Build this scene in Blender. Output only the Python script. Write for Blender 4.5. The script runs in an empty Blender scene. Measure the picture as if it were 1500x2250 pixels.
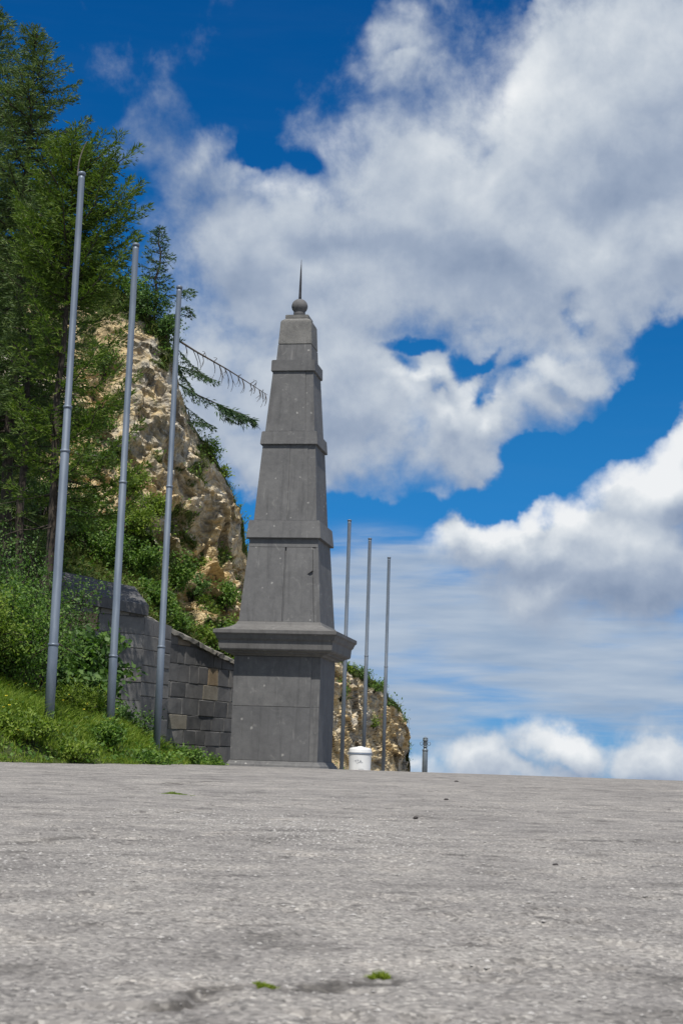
import bpy, bmesh, math, random
import numpy as np
from mathutils import Vector, Matrix
R = math.radians
scene = bpy.context.scene
COL = scene.collection

# ------------------------------------------------------------------ camera
FPX = 3500.0                                   # focal length in photo pixels (1500 x 2250)
PITCH = math.atan((1668 - 1125) / FPX)
ROLL = R(1.9)
CAM = np.array([0.0, 0.0, 0.30])
fw = np.array([0, math.cos(PITCH), math.sin(PITCH)])
_r0 = np.array([1.0, 0, 0]); _u0 = np.array([0, -math.sin(PITCH), math.cos(PITCH)])
rt = math.cos(ROLL) * _r0 + math.sin(ROLL) * _u0
up = -math.sin(ROLL) * _r0 + math.cos(ROLL) * _u0
def at(x, y, Y):
    """world point at depth Y metres seen at photo pixel (x, y)"""
    d = fw * FPX + rt * (x - 750) + up * (1125 - y)
    return CAM + d * (Y / d[1])
def azel(x, y):
    d = fw * FPX + rt * (x - 750) + up * (1125 - y)
    d = d / np.linalg.norm(d)
    return math.atan2(d[0], d[1]), math.asin(d[2])

cam = bpy.data.cameras.new('camera')
cam.sensor_fit = 'VERTICAL'; cam.sensor_height = 36.0; cam.sensor_width = 24.0
cam.lens = 36.0 * FPX / 2250.0
cam.clip_start = 0.05; cam.clip_end = 20000
cam.dof.use_dof = True; cam.dof.focus_distance = 16.0; cam.dof.aperture_fstop = 16.0
camo = bpy.data.objects.new('camera', cam); COL.objects.link(camo)
camo.matrix_world = Matrix(((rt[0], up[0], -fw[0], CAM[0]), (rt[1], up[1], -fw[1], CAM[1]),
                            (rt[2], up[2], -fw[2], CAM[2]), (0, 0, 0, 1)))
scene.camera = camo

# ------------------------------------------------------------------ sun, exposure
SUN_EL, SUN_A = R(64), R(3)                    # high, almost straight behind the camera
sund = Vector((-math.sin(SUN_A) * math.cos(SUN_EL), -math.cos(SUN_A) * math.cos(SUN_EL), math.sin(SUN_EL)))
sl = bpy.data.lights.new('sun', 'SUN'); sl.energy = 4.8; sl.angle = R(0.53); sl.color = (1.0, 0.955, 0.89)
so = bpy.data.objects.new('sun', sl); COL.objects.link(so)
so.rotation_euler = sund.to_track_quat('Z', 'Y').to_euler(); so.location = (0, -20, 40)
vs = scene.view_settings
vs.view_transform = 'Standard'; vs.look = 'None'; vs.exposure = 0.0; vs.gamma = 1.0; vs.use_curve_mapping = False

# ------------------------------------------------------------------ node helper
class NT:
    def __init__(s, tree): s.t = tree; s.L = tree.links
    def n(s, typ, inp=None, **props):
        nd = s.t.nodes.new('ShaderNode' + typ)
        for k, v in props.items(): setattr(nd, k, v)
        for k, v in (inp or {}).items(): s.put(nd.inputs[k], v)
        return nd
    def put(s, sock, v):
        if isinstance(v, bpy.types.NodeSocket): s.L.new(v, sock)
        else: sock.default_value = v
    def m(s, op, a, b=None, c=None, clamp=False):
        i = {0: a}
        if b is not None: i[1] = b
        if c is not None: i[2] = c
        nd = s.n('Math', i, operation=op); nd.use_clamp = clamp
        return nd.outputs[0]
    def vm(s, op, a, b=None):
        i = {0: a}
        if b is not None: i[1] = b
        return s.n('VectorMath', i, operation=op).outputs[0]
    def mr(s, v, a, b, c=0.0, d=1.0, smooth=False):
        nd = s.n('MapRange', {'Value': v, 'From Min': a, 'From Max': b, 'To Min': c, 'To Max': d})
        if smooth: nd.interpolation_type = 'SMOOTHSTEP'
        return nd.outputs[0]
    def mix(s, f, a, b, mode='MIX'):
        nd = s.n('MixRGB', {0: f, 1: a, 2: b}, blend_type=mode)
        return nd.outputs[0]
    def noise(s, vec, scale, detail=4, rough=0.55, dist=0.0, out=0):
        return s.n('TexNoise', {'Vector': vec, 'Scale': scale, 'Detail': detail, 'Roughness': rough, 'Distortion': dist}).outputs[out]
    def ramp(s, f, stops):
        nd = s.n('ValToRGB', {0: f}); e = nd.color_ramp.elements
        while len(e) > 1: e.remove(e[-1])
        e[0].position = stops[0][0]; e[0].color = (*stops[0][1], 1)
        for p, c in stops[1:]:
            q = e.new(p); q.color = (*c, 1)
        return nd.outputs[0]

# ------------------------------------------------------------------ sky: Nishita air with clouds over it
world = bpy.data.worlds.new('World'); scene.world = world; world.use_nodes = True
wt = world.node_tree; wt.nodes.clear(); W = NT(wt)
SKY_STRENGTH = 0.1
# (x, y, rx, ry, turn in degrees, weight): where cloud banks stand, given as seen directions; sizes in 1/1000 rad * 3.5
CLOUD = [(1350,240,680,430,-20,1.05),(1100,520,720,360,10,1.05),(700,600,480,340,-20,1.0),(500,520,300,260,-35,.75),(720,860,480,280,10,.95),(1000,900,330,210,10,.85),
         (1450,520,480,290,0,1.0),(1180,860,240,150,-30,.65),(900,150,210,170,-40,.6),(600,1000,330,170,20,.75),(1230,800,150,100,0,.8),(960,1080,170,80,0,.42),(470,820,260,420,0,.7),
         (375,195,150,120,-60,.32),(270,190,120,110,20,.22),(350,330,170,160,10,.36),(440,370,160,160,0,.5),
         (1480,1090,340,180,-25,1.1),(1180,1180,340,120,0,.95),(1350,1250,460,190,0,1.0),(1030,1150,190,80,0,.7),(1520,960,150,110,0,.6),(1200,990,90,40,0,.3),
         (1230,1640,180,105,0,.9),(1050,1660,220,90,0,.75),(1430,1650,230,110,0,.85),(900,1690,200,80,0,.6),(1150,1710,600,80,0,.65)]
HOLE = [(1470,820,200,130,-30,1.1),(1230,1000,230,75,-28,.95),(1080,1070,150,60,-20,.6),(880,1130,200,62,-10,.75),(1060,775,80,30,-25,.55),(1015,800,70,38,-40,.45),(900,775,120,34,-12,.6),(865,815,55,45,0,.45),(1080,850,40,60,10,.5),(950,860,80,26,15,.4),(1160,790,60,30,-30,.3),(1270,670,70,60,0,.4),
        (1130,0,60,26,0,.3),(870,130,60,30,-30,.2),(1330,900,60,120,20,.5),(760,1150,130,70,0,.7),(545,1110,90,70,0,.6),(570,345,90,45,-25,.55),(640,330,60,40,-30,.3)]
LIGHT = [(1130,200,230,230,0,.5),(1010,300,170,140,0,.3),(700,330,110,70,-30,.35),(900,900,150,70,10,.3),(1040,920,90,50,0,.3),(1190,800,110,70,0,.3),(1440,1010,170,130,-20,.9),(1200,1120,220,70,-15,.7),(1230,1630,130,60,0,.5),(1400,1170,150,60,0,.3),(1400,60,180,100,0,.25),(1300,560,180,90,0,.25),(660,720,140,100,0,.12)]
SHADE = [(360,270,160,160,0,.5),(430,420,230,200,0,.42),(500,640,200,220,0,.25),(760,540,320,60,0,.5),(1080,560,240,80,0,.45),(1420,420,200,120,0,.35),(1300,1280,320,80,0,.32),(1000,1000,120,50,0,.2),(560,640,160,120,0,.2),(1450,1300,180,90,0,.35),(700,960,160,90,0,.2)]

def density_group():
    g = bpy.data.node_groups.new('cloud_density', 'ShaderNodeTree')
    g.interface.new_socket('P', in_out='INPUT', socket_type='NodeSocketVector')
    g.interface.new_socket('D', in_out='OUTPUT', socket_type='NodeSocketFloat')
    G = NT(g)
    gi = g.nodes.new('NodeGroupInput'); go = g.nodes.new('NodeGroupOutput')
    P = gi.outputs[0]
    w1 = G.vm('SUBTRACT', G.noise(P, 4.5, 5, .55, out=1), (0.5, 0.5, 0.5))
    w1 = G.n('VectorMath', {0: w1, 'Scale': 0.27}, operation='SCALE').outputs[0]
    Q = G.vm('MULTIPLY', G.vm('ADD', P, w1), (1, 1, 0))
    pos = blobs(G, Q, CLOUD); neg = blobs(G, Q, HOLE)
    cov = G.m('SUBTRACT', pos, neg)
    sep = G.n('SeparateXYZ', {0: P})
    back = G.mr(G.m('ABSOLUTE', sep.outputs[0]), 1.3, 2.4, 0.0, 0.36, True)      # the sky out of view: broken cloud too
    cov = G.m('ADD', cov, back)
    f1 = G.noise(P, 5.0, 9, .58, 0.25)
    f2 = G.noise(G.vm('ADD', P, (7.3, 1.1, 3.0)), 14.0, 7, .6, 0.1)
    d = G.m('ADD', G.m('MULTIPLY', G.m('SUBTRACT', f1, .5), 1.05), G.m('MULTIPLY', G.m('SUBTRACT', f2, .5), .35))
    D = G.m('ADD', G.m('MULTIPLY', cov, 1.5), d)
    G.put(go.inputs[0], G.m('SUBTRACT', D, .27))
    return g
def blobs(G, P, lst):
    cur = None
    for (x, y, rx, ry, rot, w) in lst:
        a, e = azel(x, y)
        mp = G.n('Mapping', {'Vector': P, 'Location': (a * 3.5, e * 3.5, 0), 'Rotation': (0, 0, R(-rot)), 'Scale': (rx / 1000, ry / 1000, 1)}, vector_type='TEXTURE')
        gr = G.n('TexGradient', {0: mp.outputs[0]}, gradient_type='SPHERICAL').outputs['Fac']
        gr = G.m('MULTIPLY', gr, w)
        cur = gr if cur is None else G.m('SMOOTH_MAX', cur, gr, .12)
    return cur
def build_sky():
    tc = W.n('TexCoord').outputs['Generated']
    sx = W.n('SeparateXYZ', {0: tc})
    az = W.m('ARCTAN2', sx.outputs[0], sx.outputs[1]); el = W.m('ARCSINE', sx.outputs[2])
    U = W.m('MULTIPLY', az, 3.5); V = W.m('MULTIPLY', el, 3.5)
    P = W.n('CombineXYZ', {0: U, 1: V, 2: 0.0}).outputs[0]
    sky = W.n('TexSky', sky_type='NISHITA'); sky.sun_disc = False
    sky.sun_elevation = SUN_EL; sky.sun_rotation = math.pi + SUN_A
    sky.altitude = 1600; sky.air_density = 1.0; sky.dust_density = 0.25; sky.ozone_density = 3.0
    low = W.mr(el, .0, .34, 0, 1, True)                              # clear mountain air: blue down to the skyline
    air = W.mix(low, (0.07, 0.40, 0.93, 1), (0.16, 0.84, 1.0, 1))
    blue = W.mix(1.0, W.n('HueSaturation', {'Hue': 0.503, 'Saturation': W.mr(low, 0, 1, .75, 1.36), 'Value': 0.95, 'Fac': 1.0, 'Color': sky.outputs[0]}).outputs[0], air, 'MULTIPLY')
    g = density_group()
    def D(p):
        nd = wt.nodes.new('ShaderNodeGroup'); nd.node_tree = g; W.put(nd.inputs[0], p); return nd.outputs[0]
    d0 = D(P); d1 = D(W.vm('ADD', P, (-0.015, 0.055, 0.0)))
    a = W.mr(d0, -0.17, 0.50, 0, 1, True)
    edge = W.m('SUBTRACT', d0, d1)                                   # thinner towards the sun: bright rim
    Pw = W.vm('ADD', P, W.n('VectorMath', {0: W.vm('SUBTRACT', W.noise(P, 6, 4, .5, out=1), (.5, .5, .5)), 'Scale': .12}, operation='SCALE').outputs[0])
    Pw = W.vm('MULTIPLY', Pw, (1, 1, 0))
    lit = W.m('SUBTRACT', blobs(W, Pw, LIGHT), blobs(W, Pw, SHADE))
    soft = W.noise(P, 7.0, 6, .52, 0.3)
    b = W.m('ADD', W.m('MULTIPLY', edge, .48), W.m('ADD', W.m('MULTIPLY', lit, .85), W.m('MULTIPLY', W.m('SUBTRACT', soft, .5), .38)))
    b = W.m('ADD', b, .44, clamp=True)
    ccol = W.ramp(b, [(0.0, (2.3, 3.0, 4.3)), (0.30, (3.4, 4.1, 5.3)), (0.58, (5.3, 5.9, 6.7)), (0.85, (7.4, 7.8, 8.2)), (1.0, (8.6, 8.8, 9.0))])
    # low streaky layer
    Ps = W.vm('MULTIPLY', P, (1.0, 7.0, 1.0))
    st = W.noise(Ps, 2.6, 7, .56, 0.35)
    sm = blobs(W, P, [(1150, 1400, 640, 240, 2, 1.3), (820, 1370, 420, 240, 0, 1.2), (1400, 1470, 460, 210, 0, 1.2), (900, 1560, 400, 150, 0, 1.0)])
    sa = W.m('MULTIPLY', W.mr(W.m('ADD', st, W.m('MULTIPLY', sm, .42)), .40, .92, 0, 1, True), W.mr(sm, 0.02, .3, 0, .93, True))
    scol = W.ramp(W.noise(Ps, 4.0, 5, .5), [(0.3, (3.3, 4.2, 5.5)), (0.7, (4.9, 5.6, 6.5))])
    col = W.mix(sa, blue, scol)
    col = W.mix(a, col, ccol)
    bg = W.n('Background', {'Color': col, 'Strength': SKY_STRENGTH})
    out = W.n('OutputWorld'); W.L.new(bg.outputs[0], out.inputs[0])
build_sky()
world.cycles.sampling_method = 'MANUAL'; world.cycles.sample_map_resolution = 512

# ------------------------------------------------------------------ mesh helpers
rng = np.random.default_rng(7)
random.seed(7)
def obj(name, me, mat=None, parent=None, smooth=False):
    o = bpy.data.objects.new(name, me); COL.objects.link(o)
    if mat is not None:
        for m_ in (mat if isinstance(mat, (list, tuple)) else [mat]): me.materials.append(m_)
    if parent is not None: o.parent = parent
    me.polygons.foreach_set('use_smooth', np.full(len(me.polygons), bool(smooth)))
    return o
def tag(o, label=None, cat=None, group=None, kind=None):
    for k, v in (('label', label), ('category', cat), ('group', group), ('kind', kind)):
        if v: o[k] = v
    return o
def thing(name, label, cat, loc, rotz=0.0, group=None):
    o = bpy.data.objects.new(name, None); COL.objects.link(o)
    o.empty_display_size = .2
    o.location = [float(c) for c in loc]; o.rotation_euler = (0, 0, rotz)
    return tag(o, label, cat, group)
def mesh_np(name, verts, quads=None, tris=None, mats=None):
    """mesh from numpy arrays of vertices, quads and triangles"""
    me = bpy.data.meshes.new(name)
    verts = np.asarray(verts, np.float32).reshape(-1, 3)
    loops = []; tot = []
    if quads is not None and len(quads): loops.append(np.asarray(quads, np.int32).ravel()); tot.append(np.full(len(quads), 4, np.int32))
    if tris is not None and len(tris): loops.append(np.asarray(tris, np.int32).ravel()); tot.append(np.full(len(tris), 3, np.int32))
    loops = np.concatenate(loops); tot = np.concatenate(tot)
    me.vertices.add(len(verts)); me.vertices.foreach_set('co', verts.ravel())
    me.loops.add(len(loops)); me.loops.foreach_set('vertex_index', loops)
    me.polygons.add(len(tot)); me.polygons.foreach_set('loop_start', (np.cumsum(tot) - tot).astype(np.int32))
    if mats is not None: me.polygons.foreach_set('material_index', np.asarray(mats, np.int32))
    me.update(calc_edges=True); me.validate()
    return me
def bm_mesh(name, bm):
    me = bpy.data.meshes.new(name); bmesh.ops.recalc_face_normals(bm, faces=bm.faces); bm.to_mesh(me); bm.free(); return me
def lathe(bm, prof, seg=24, c=(0, 0, 0), jitter=0.0):
    """solid of revolution from (radius, z) pairs"""
    rings = []
    for r, z in prof:
        rings.append([bm.verts.new((c[0] + r * math.cos(2 * math.pi * k / seg), c[1] + r * math.sin(2 * math.pi * k / seg), c[2] + z)) for k in range(seg)])
    for a, b in zip(rings[:-1], rings[1:]):
        for k in range(seg): bm.faces.new((a[k], a[(k + 1) % seg], b[(k + 1) % seg], b[k]))
    bm.faces.new(rings[0][::-1]); bm.faces.new(rings[-1])
def sq_loft(bm, prof, sx=1.0):
    """square rings from (half width, z) pairs, closed top and bottom"""
    rings = [[bm.verts.new((s * a, t * a, z)) for s, t in ((-1, -1), (1, -1), (1, 1), (-1, 1))] for a, z in prof]
    for a, b in zip(rings[:-1], rings[1:]):
        for k in range(4): bm.faces.new((a[k], a[(k + 1) % 4], b[(k + 1) % 4], b[k]))
    bm.faces.new(rings[0][::-1]); bm.faces.new(rings[-1])
def tubes_np(paths, seg=6):
    """tapered tubes: list of (points Nx3, radii N) -> verts, quads"""
    V = []; Q = []; n0 = 0
    ang = np.arange(seg) * 2 * np.pi / seg
    for pts, rad in paths:
        pts = np.asarray(pts, float); rad = np.asarray(rad, float)
        t = np.gradient(pts, axis=0); t /= np.linalg.norm(t, axis=1)[:, None] + 1e-9
        ref = np.where(np.abs(t[:, 2:3]) > .9, np.array([[1., 0, 0]]), np.array([[0, 0, 1.]]))
        a = np.cross(t, ref); a /= np.linalg.norm(a, axis=1)[:, None] + 1e-9
        b = np.cross(t, a)
        ring = pts[:, None] + rad[:, None, None] * (np.cos(ang)[None, :, None] * a[:, None] + np.sin(ang)[None, :, None] * b[:, None])
        n = len(pts); V.append(ring.reshape(-1, 3))
        i = np.arange(n - 1)[:, None] * seg; k = np.arange(seg)[None]
        k2 = (k + 1) % seg
        Q.append(np.stack([i + k, i + k2, i + seg + k2, i + seg + k], -1).reshape(-1, 4) + n0)
        n0 += n * seg
    return np.concatenate(V), np.concatenate(Q)
# value noise -------------------------------------------------------
def _h(ix, iy, iz, seed):
    n = (ix.astype(np.int64) * 374761393 + iy.astype(np.int64) * 668265263 + iz.astype(np.int64) * 2147483647 + seed * 974634777) & 0xFFFFFFFF
    n = ((n ^ (n >> 13)) * 1274126177) & 0xFFFFFFFF
    n = ((n ^ (n >> 16)) * 2246822519) & 0xFFFFFFFF
    return ((n ^ (n >> 15)) & 0xFFFFFF) / float(0xFFFFFF)
def vnoise(p, seed=0):
    i = np.floor(p).astype(np.int64); f = p - i; f = f * f * (3 - 2 * f)
    r = 0
    for dx in (0, 1):
        for dy in (0, 1):
            for dz in (0, 1):
                w = (f[:, 0] if dx else 1 - f[:, 0]) * (f[:, 1] if dy else 1 - f[:, 1]) * (f[:, 2] if dz else 1 - f[:, 2])
                r = r + w * _h(i[:, 0] + dx, i[:, 1] + dy, i[:, 2] + dz, seed)
    return r
def fbm(p, oct=4, seed=0, gain=.5):
    s = 0; a = 1; t = 0
    for k in range(oct):
        s = s + a * vnoise(p * 2.03 ** k + 17.3 * k, seed + k); t += a; a *= gain
    return s / t
def worley(p, seed=0):
    """F1 distance and id of the nearest cell"""
    i = np.floor(p).astype(np.int64); best = np.full(len(p), 9.0); second = np.full(len(p), 9.0); ident = np.zeros(len(p))
    for dx in (-1, 0, 1):
        for dy in (-1, 0, 1):
            for dz in (-1, 0, 1):
                c = i + np.array([dx, dy, dz])
                q = c + np.stack([_h(c[:, 0], c[:, 1], c[:, 2], seed + s) for s in (1, 2, 3)], 1)
                d = np.linalg.norm(q - p, axis=1)
                m_ = d < best
                second = np.where(m_, best, np.minimum(second, d))
                ident = np.where(m_, _h(c[:, 0], c[:, 1], c[:, 2], seed + 9), ident); best = np.where(m_, d, best)
    return best, second, ident
def sstep(x, a, b):
    t = np.clip((x - a) / (b - a), 0, 1); return t * t * (3 - 2 * t)

# ------------------------------------------------------------------ materials
def mat(name):
    m_ = bpy.data.materials.new(name); m_.use_nodes = True; m_.node_tree.nodes.clear()
    N = NT(m_.node_tree); o = N.n('OutputMaterial'); return m_, N, o
def finish(N, o, col, rough=.8, bump=None, bstr=.3, bdist=.02, metallic=0.0, spec=.3):
    i = {'Base Color': col, 'Roughness': rough, 'Metallic': metallic, 'Specular IOR Level': spec}
    if bump is not None:
        i['Normal'] = N.n('Bump', {'Height': bump, 'Strength': bstr, 'Distance': bdist}).outputs[0]
    p = N.n('BsdfPrincipled', i); N.L.new(p.outputs[0], o.inputs[0])
def m_asphalt():
    m_, N, o = mat('worn asphalt')
    P = N.n('NewGeometry').outputs['Position']
    v = N.n('TexVoronoi', {'Vector': P, 'Scale': 135.0, 'Randomness': 1.0})
    v2 = N.n('TexVoronoi', {'Vector': P, 'Scale': 80.0})
    g = N.n('SeparateColor', {0: v.outputs['Color']}).outputs[0]
    g2 = N.n('SeparateColor', {0: v2.outputs['Color']}).outputs
    base = N.ramp(g, [(0, (.13, .126, .12)), (.3, (.222, .213, .203)), (.78, (.282, .270, .256)), (1, (.40, .385, .36))])
    pale = N.m('MULTIPLY', N.mr(g2[0], .93, .95), N.mr(v2.outputs['Distance'], .30, .42, 1, 0))
    base = N.mix(N.m('MULTIPLY', pale, .8), base, (.52, .50, .46, 1))
    big = N.noise(P, .55, 5, .6); mid = N.noise(P, 3.2, 6, .62); fine = N.noise(P, 13.0, 6, .66)
    base = N.mix(.75, base, N.ramp(big, [(.3, (.78, .765, .75)), (.7, (1.14, 1.115, 1.07))]), 'MULTIPLY')
    base = N.mix(.8, base, N.ramp(mid, [(.30, (.48, .47, .46)), (.45, (.90, .89, .885)), (.57, (1.06, 1.05, 1.03)), (.70, (1.36, 1.32, 1.27))]), 'MULTIPLY')
    pit = N.m('MULTIPLY', N.mr(fine, .555, .635), N.mr(N.noise(P, 2.3, 4, .6), .40, .56))
    base = N.mix(N.m('MULTIPLY', pit, .60), base, (.055, .05, .047, 1))
    # thin cracks
    wv = N.vm('ADD', P, N.n('VectorMath', {0: N.noise(P, 2.2, 5, .6, out=1), 'Scale': .9}, operation='SCALE').outputs[0])
    cr = N.n('TexVoronoi', {'Vector': N.vm('MULTIPLY', wv, (1, .55, 1)), 'Scale': .9}, feature='DISTANCE_TO_EDGE').outputs['Distance']
    crack = N.m('MULTIPLY', N.mr(cr, .0, .012, 1, 0), N.mr(N.noise(P, .9, 3), .50, .62))
    crack = N.m('MAXIMUM', crack, N.n('Attribute', attribute_name='crack').outputs['Fac'])
    base = N.mix(N.m('MULTIPLY', crack, .78), base, (.05, .045, .04, 1))
    dust = N.mr(N.noise(P, 1.3, 7, .65, .6), .60, .74)
    base = N.mix(N.m('MULTIPLY', dust, .45), base, (.40, .375, .34, 1))
    hgt = N.m('SUBTRACT', N.m('ADD', N.m('MULTIPLY', v.outputs['Distance'], -.5), N.m('MULTIPLY', fine, 1.0)), N.m('MULTIPLY', crack, 1.0))
    finish(N, o, base, .9, hgt, .32, .005, spec=.2)
    return m_
def m_stone(name, dark, light, scale=1.0, spots=.5, spec=.25, bs=.35, streak=.4):
    m_, N, o = mat(name)
    P = N.n('TexCoord').outputs['Object']
    n1 = N.noise(P, 1.1 * scale, 5, .6); n2 = N.noise(P, 9 * scale, 6, .65, .4); n3 = N.noise(P, 70 * scale, 3, .6)
    c = N.ramp(N.m('ADD', N.m('MULTIPLY', n1, .6), N.m('MULTIPLY', n2, .4)), [(.30, dark), (.70, light)])
    c = N.mix(.5, c, N.ramp(n3, [(.3, (.82, .82, .82)), (.7, (1.15, 1.15, 1.15))]), 'MULTIPLY')
    v = N.n('TexVoronoi', {'Vector': N.vm('ADD', P, N.n('VectorMath', {0: N.noise(P, 20, 2, .5, out=1), 'Scale': .05}, operation='SCALE').outputs[0]), 'Scale': 5.5 * scale})
    sp = N.m('MULTIPLY', N.mr(v.outputs['Distance'], .07, .16, 1, 0), N.mr(N.n('SeparateColor', {0: v.outputs['Color']}).outputs[0], .62, .70))
    blot = N.mr(N.noise(P, 4.2 * scale, 7, .68, .8), .60, .70)
    c = N.mix(N.m('MULTIPLY', N.m('MAXIMUM', sp, N.m('MULTIPLY', blot, .38)), spots), c, (.42, .41, .385, 1))
    st = N.mr(N.noise(N.vm('MULTIPLY', P, (6, 6, .35)), 1.6, 5, .6), .52, .70)
    c = N.mix(N.m('MULTIPLY', st, streak), c, N.mix(1.0, c, (.62, .62, .63, 1), 'MULTIPLY'))
    drip = N.m('MULTIPLY', N.mr(N.noise(N.vm('MULTIPLY', P, (11, 11, .8)), 1.3, 6, .6), .645, .70), .35)
    c = N.mix(N.m('MULTIPLY', drip, spots), c, (.40, .39, .37, 1))
    finish(N, o, c, .82, N.m('ADD', N.m('MULTIPLY', n2, .6), N.m('MULTIPLY', n3, .5)), bs, .012, spec=spec)
    return m_
def m_blocks():
    m_, N, o = mat('rubble wall stone')
    P = N.n('TexCoord').outputs['Object']; ri = N.n('NewGeometry').outputs['Random Per Island']
    c = N.ramp(ri, [(0, (.125, .123, .122)), (.5, (.168, .165, .162)), (.85, (.21, .202, .19)), (1, (.30, .24, .165))])
    n = N.noise(P, 4, 7, .65, .5); n2 = N.noise(P, 26, 4, .6)
    c = N.mix(.85, c, N.ramp(n, [(.3, (.68, .68, .68)), (.5, (1, 1, 1)), (.72, (1.35, 1.33, 1.28))]), 'MULTIPLY')
    finish(N, o, c, .88, N.m('ADD', N.m('MULTIPLY', n, .25), N.m('MULTIPLY', n2, .5)), .5, .014, spec=.2); return m_
def m_simple(name, c1, c2, scale, rough=.8, metallic=0.0, spec=.3, bs=.2):
    m_, N, o = mat(name); P = N.n('TexCoord').outputs['Object']
    n = N.noise(P, scale, 6, .62, .3)
    finish(N, o, N.ramp(n, [(.32, c1), (.68, c2)]), rough, n, bs, .01, metallic, spec); return m_
def m_pole():
    m_, N, o = mat('galvanised tube'); P = N.n('TexCoord').outputs['Object']
    n = N.noise(N.vm('MULTIPLY', P, (8, 8, 1.2)), 1.0, 6, .6)
    c = N.ramp(n, [(.3, (.125, .155, .195)), (.7, (.215, .25, .295))])
    finish(N, o, c, N.mr(n, .3, .7, .42, .6), n, .08, .004, .35, .5); return m_
def m_rock():
    m_, N, o = mat('hillside of rock and turf')
    geo = N.n('NewGeometry'); P = geo.outputs['Position']
    veg = N.n('Attribute', attribute_name='veg').outputs['Fac']
    n1 = N.noise(P, .35, 5, .6); n2 = N.noise(P, 2.4, 8, .68, .6); n3 = N.noise(P, 11, 5, .65)
    vo = N.n('TexVoronoi', {'Vector': N.vm('ADD', P, N.n('VectorMath', {0: N.noise(P, 3, 4, .6, out=1), 'Scale': .5}, operation='SCALE').outputs[0]), 'Scale': 2.8})
    sd = N.n('Mapping', {'Vector': P, 'Rotation': (0, R(-38), 0), 'Scale': (.7, .8, 2.6)}).outputs[0]
    vc = N.mr(N.noise(sd, 1.7, 8, .66, .5), .30, .70)
    grey = N.ramp(vc, [(0, (.28, .263, .23)), (.5, (.45, .425, .37)), (1, (.60, .57, .505))])
    tan = N.ramp(vc, [(0, (.36, .265, .14)), (.5, (.55, .435, .25)), (1, (.68, .57, .37))])
    rock = N.mix(N.mr(N.m('ADD', n1, N.m('MULTIPLY', N.m('SUBTRACT', n2, .5), .6)), .38, .56), grey, tan)
    rock = N.mix(.9, rock, N.ramp(n2, [(.30, (.52, .50, .48)), (.5, (.95, .95, .95)), (.7, (1.3, 1.28, 1.22))]), 'MULTIPLY')
    rock = N.mix(.6, rock, N.ramp(n3, [(.3, (.7, .68, .66)), (.7, (1.2, 1.2, 1.2))]), 'MULTIPLY')
    v6 = N.n('TexVoronoi', {'Vector': N.vm('ADD', P, N.n('VectorMath', {0: N.noise(P, 6, 3, .6, out=1), 'Scale': .25}, operation='SCALE').outputs[0]), 'Scale': 8.5})
    rock = N.mix(.75, rock, N.ramp(N.n('SeparateColor', {0: v6.outputs['Color']}).outputs[1], [(0, (.82, .81, .80)), (1, (1.15, 1.14, 1.12))]), 'MULTIPLY')
    turf = N.ramp(N.noise(P, 5, 6, .65), [(.3, (.030, .048, .012)), (.55, (.062, .088, .022)), (.75, (.115, .115, .045))])
    f = N.mr(N.m('ADD', veg, N.m('MULTIPLY', N.m('SUBTRACT', n2, .5), 1.1)), .44, .58)
    c = N.mix(f, rock, turf)
    h = N.m('ADD', N.m('MULTIPLY', n2, 1.2), N.m('ADD', N.m('MULTIPLY', n3, .45), N.m('ADD', N.m('MULTIPLY', vo.outputs['Distance'], .5), N.m('MULTIPLY', v6.outputs['Distance'], -.6))))
    finish(N, o, c, .92, h, .6, .06, spec=.15); return m_
def m_leaf(name, stops, trans=.3, spec=.25, rough=.55):
    m_, N, o = mat(name)
    ri = N.n('NewGeometry').outputs['Random Per Island']
    P = N.n('TexCoord').outputs['Object']
    f = N.m('ADD', N.m('MULTIPLY', ri, .6), N.m('MULTIPLY', N.noise(P, 1.6, 3, .5), .4))
    c = N.ramp(f, stops)
    p = N.n('BsdfPrincipled', {'Base Color': c, 'Roughness': rough, 'Specular IOR Level': spec})
    t = N.n('BsdfTranslucent', {'Color': N.mix(1.0, c, (1.15, 1.35, .55, 1), 'MULTIPLY')})
    mx = N.n('MixShader', {0: trans}); N.L.new(p.outputs[0], mx.inputs[1]); N.L.new(t.outputs[0], mx.inputs[2])
    N.L.new(mx.outputs[0], o.inputs[0]); return m_

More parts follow.
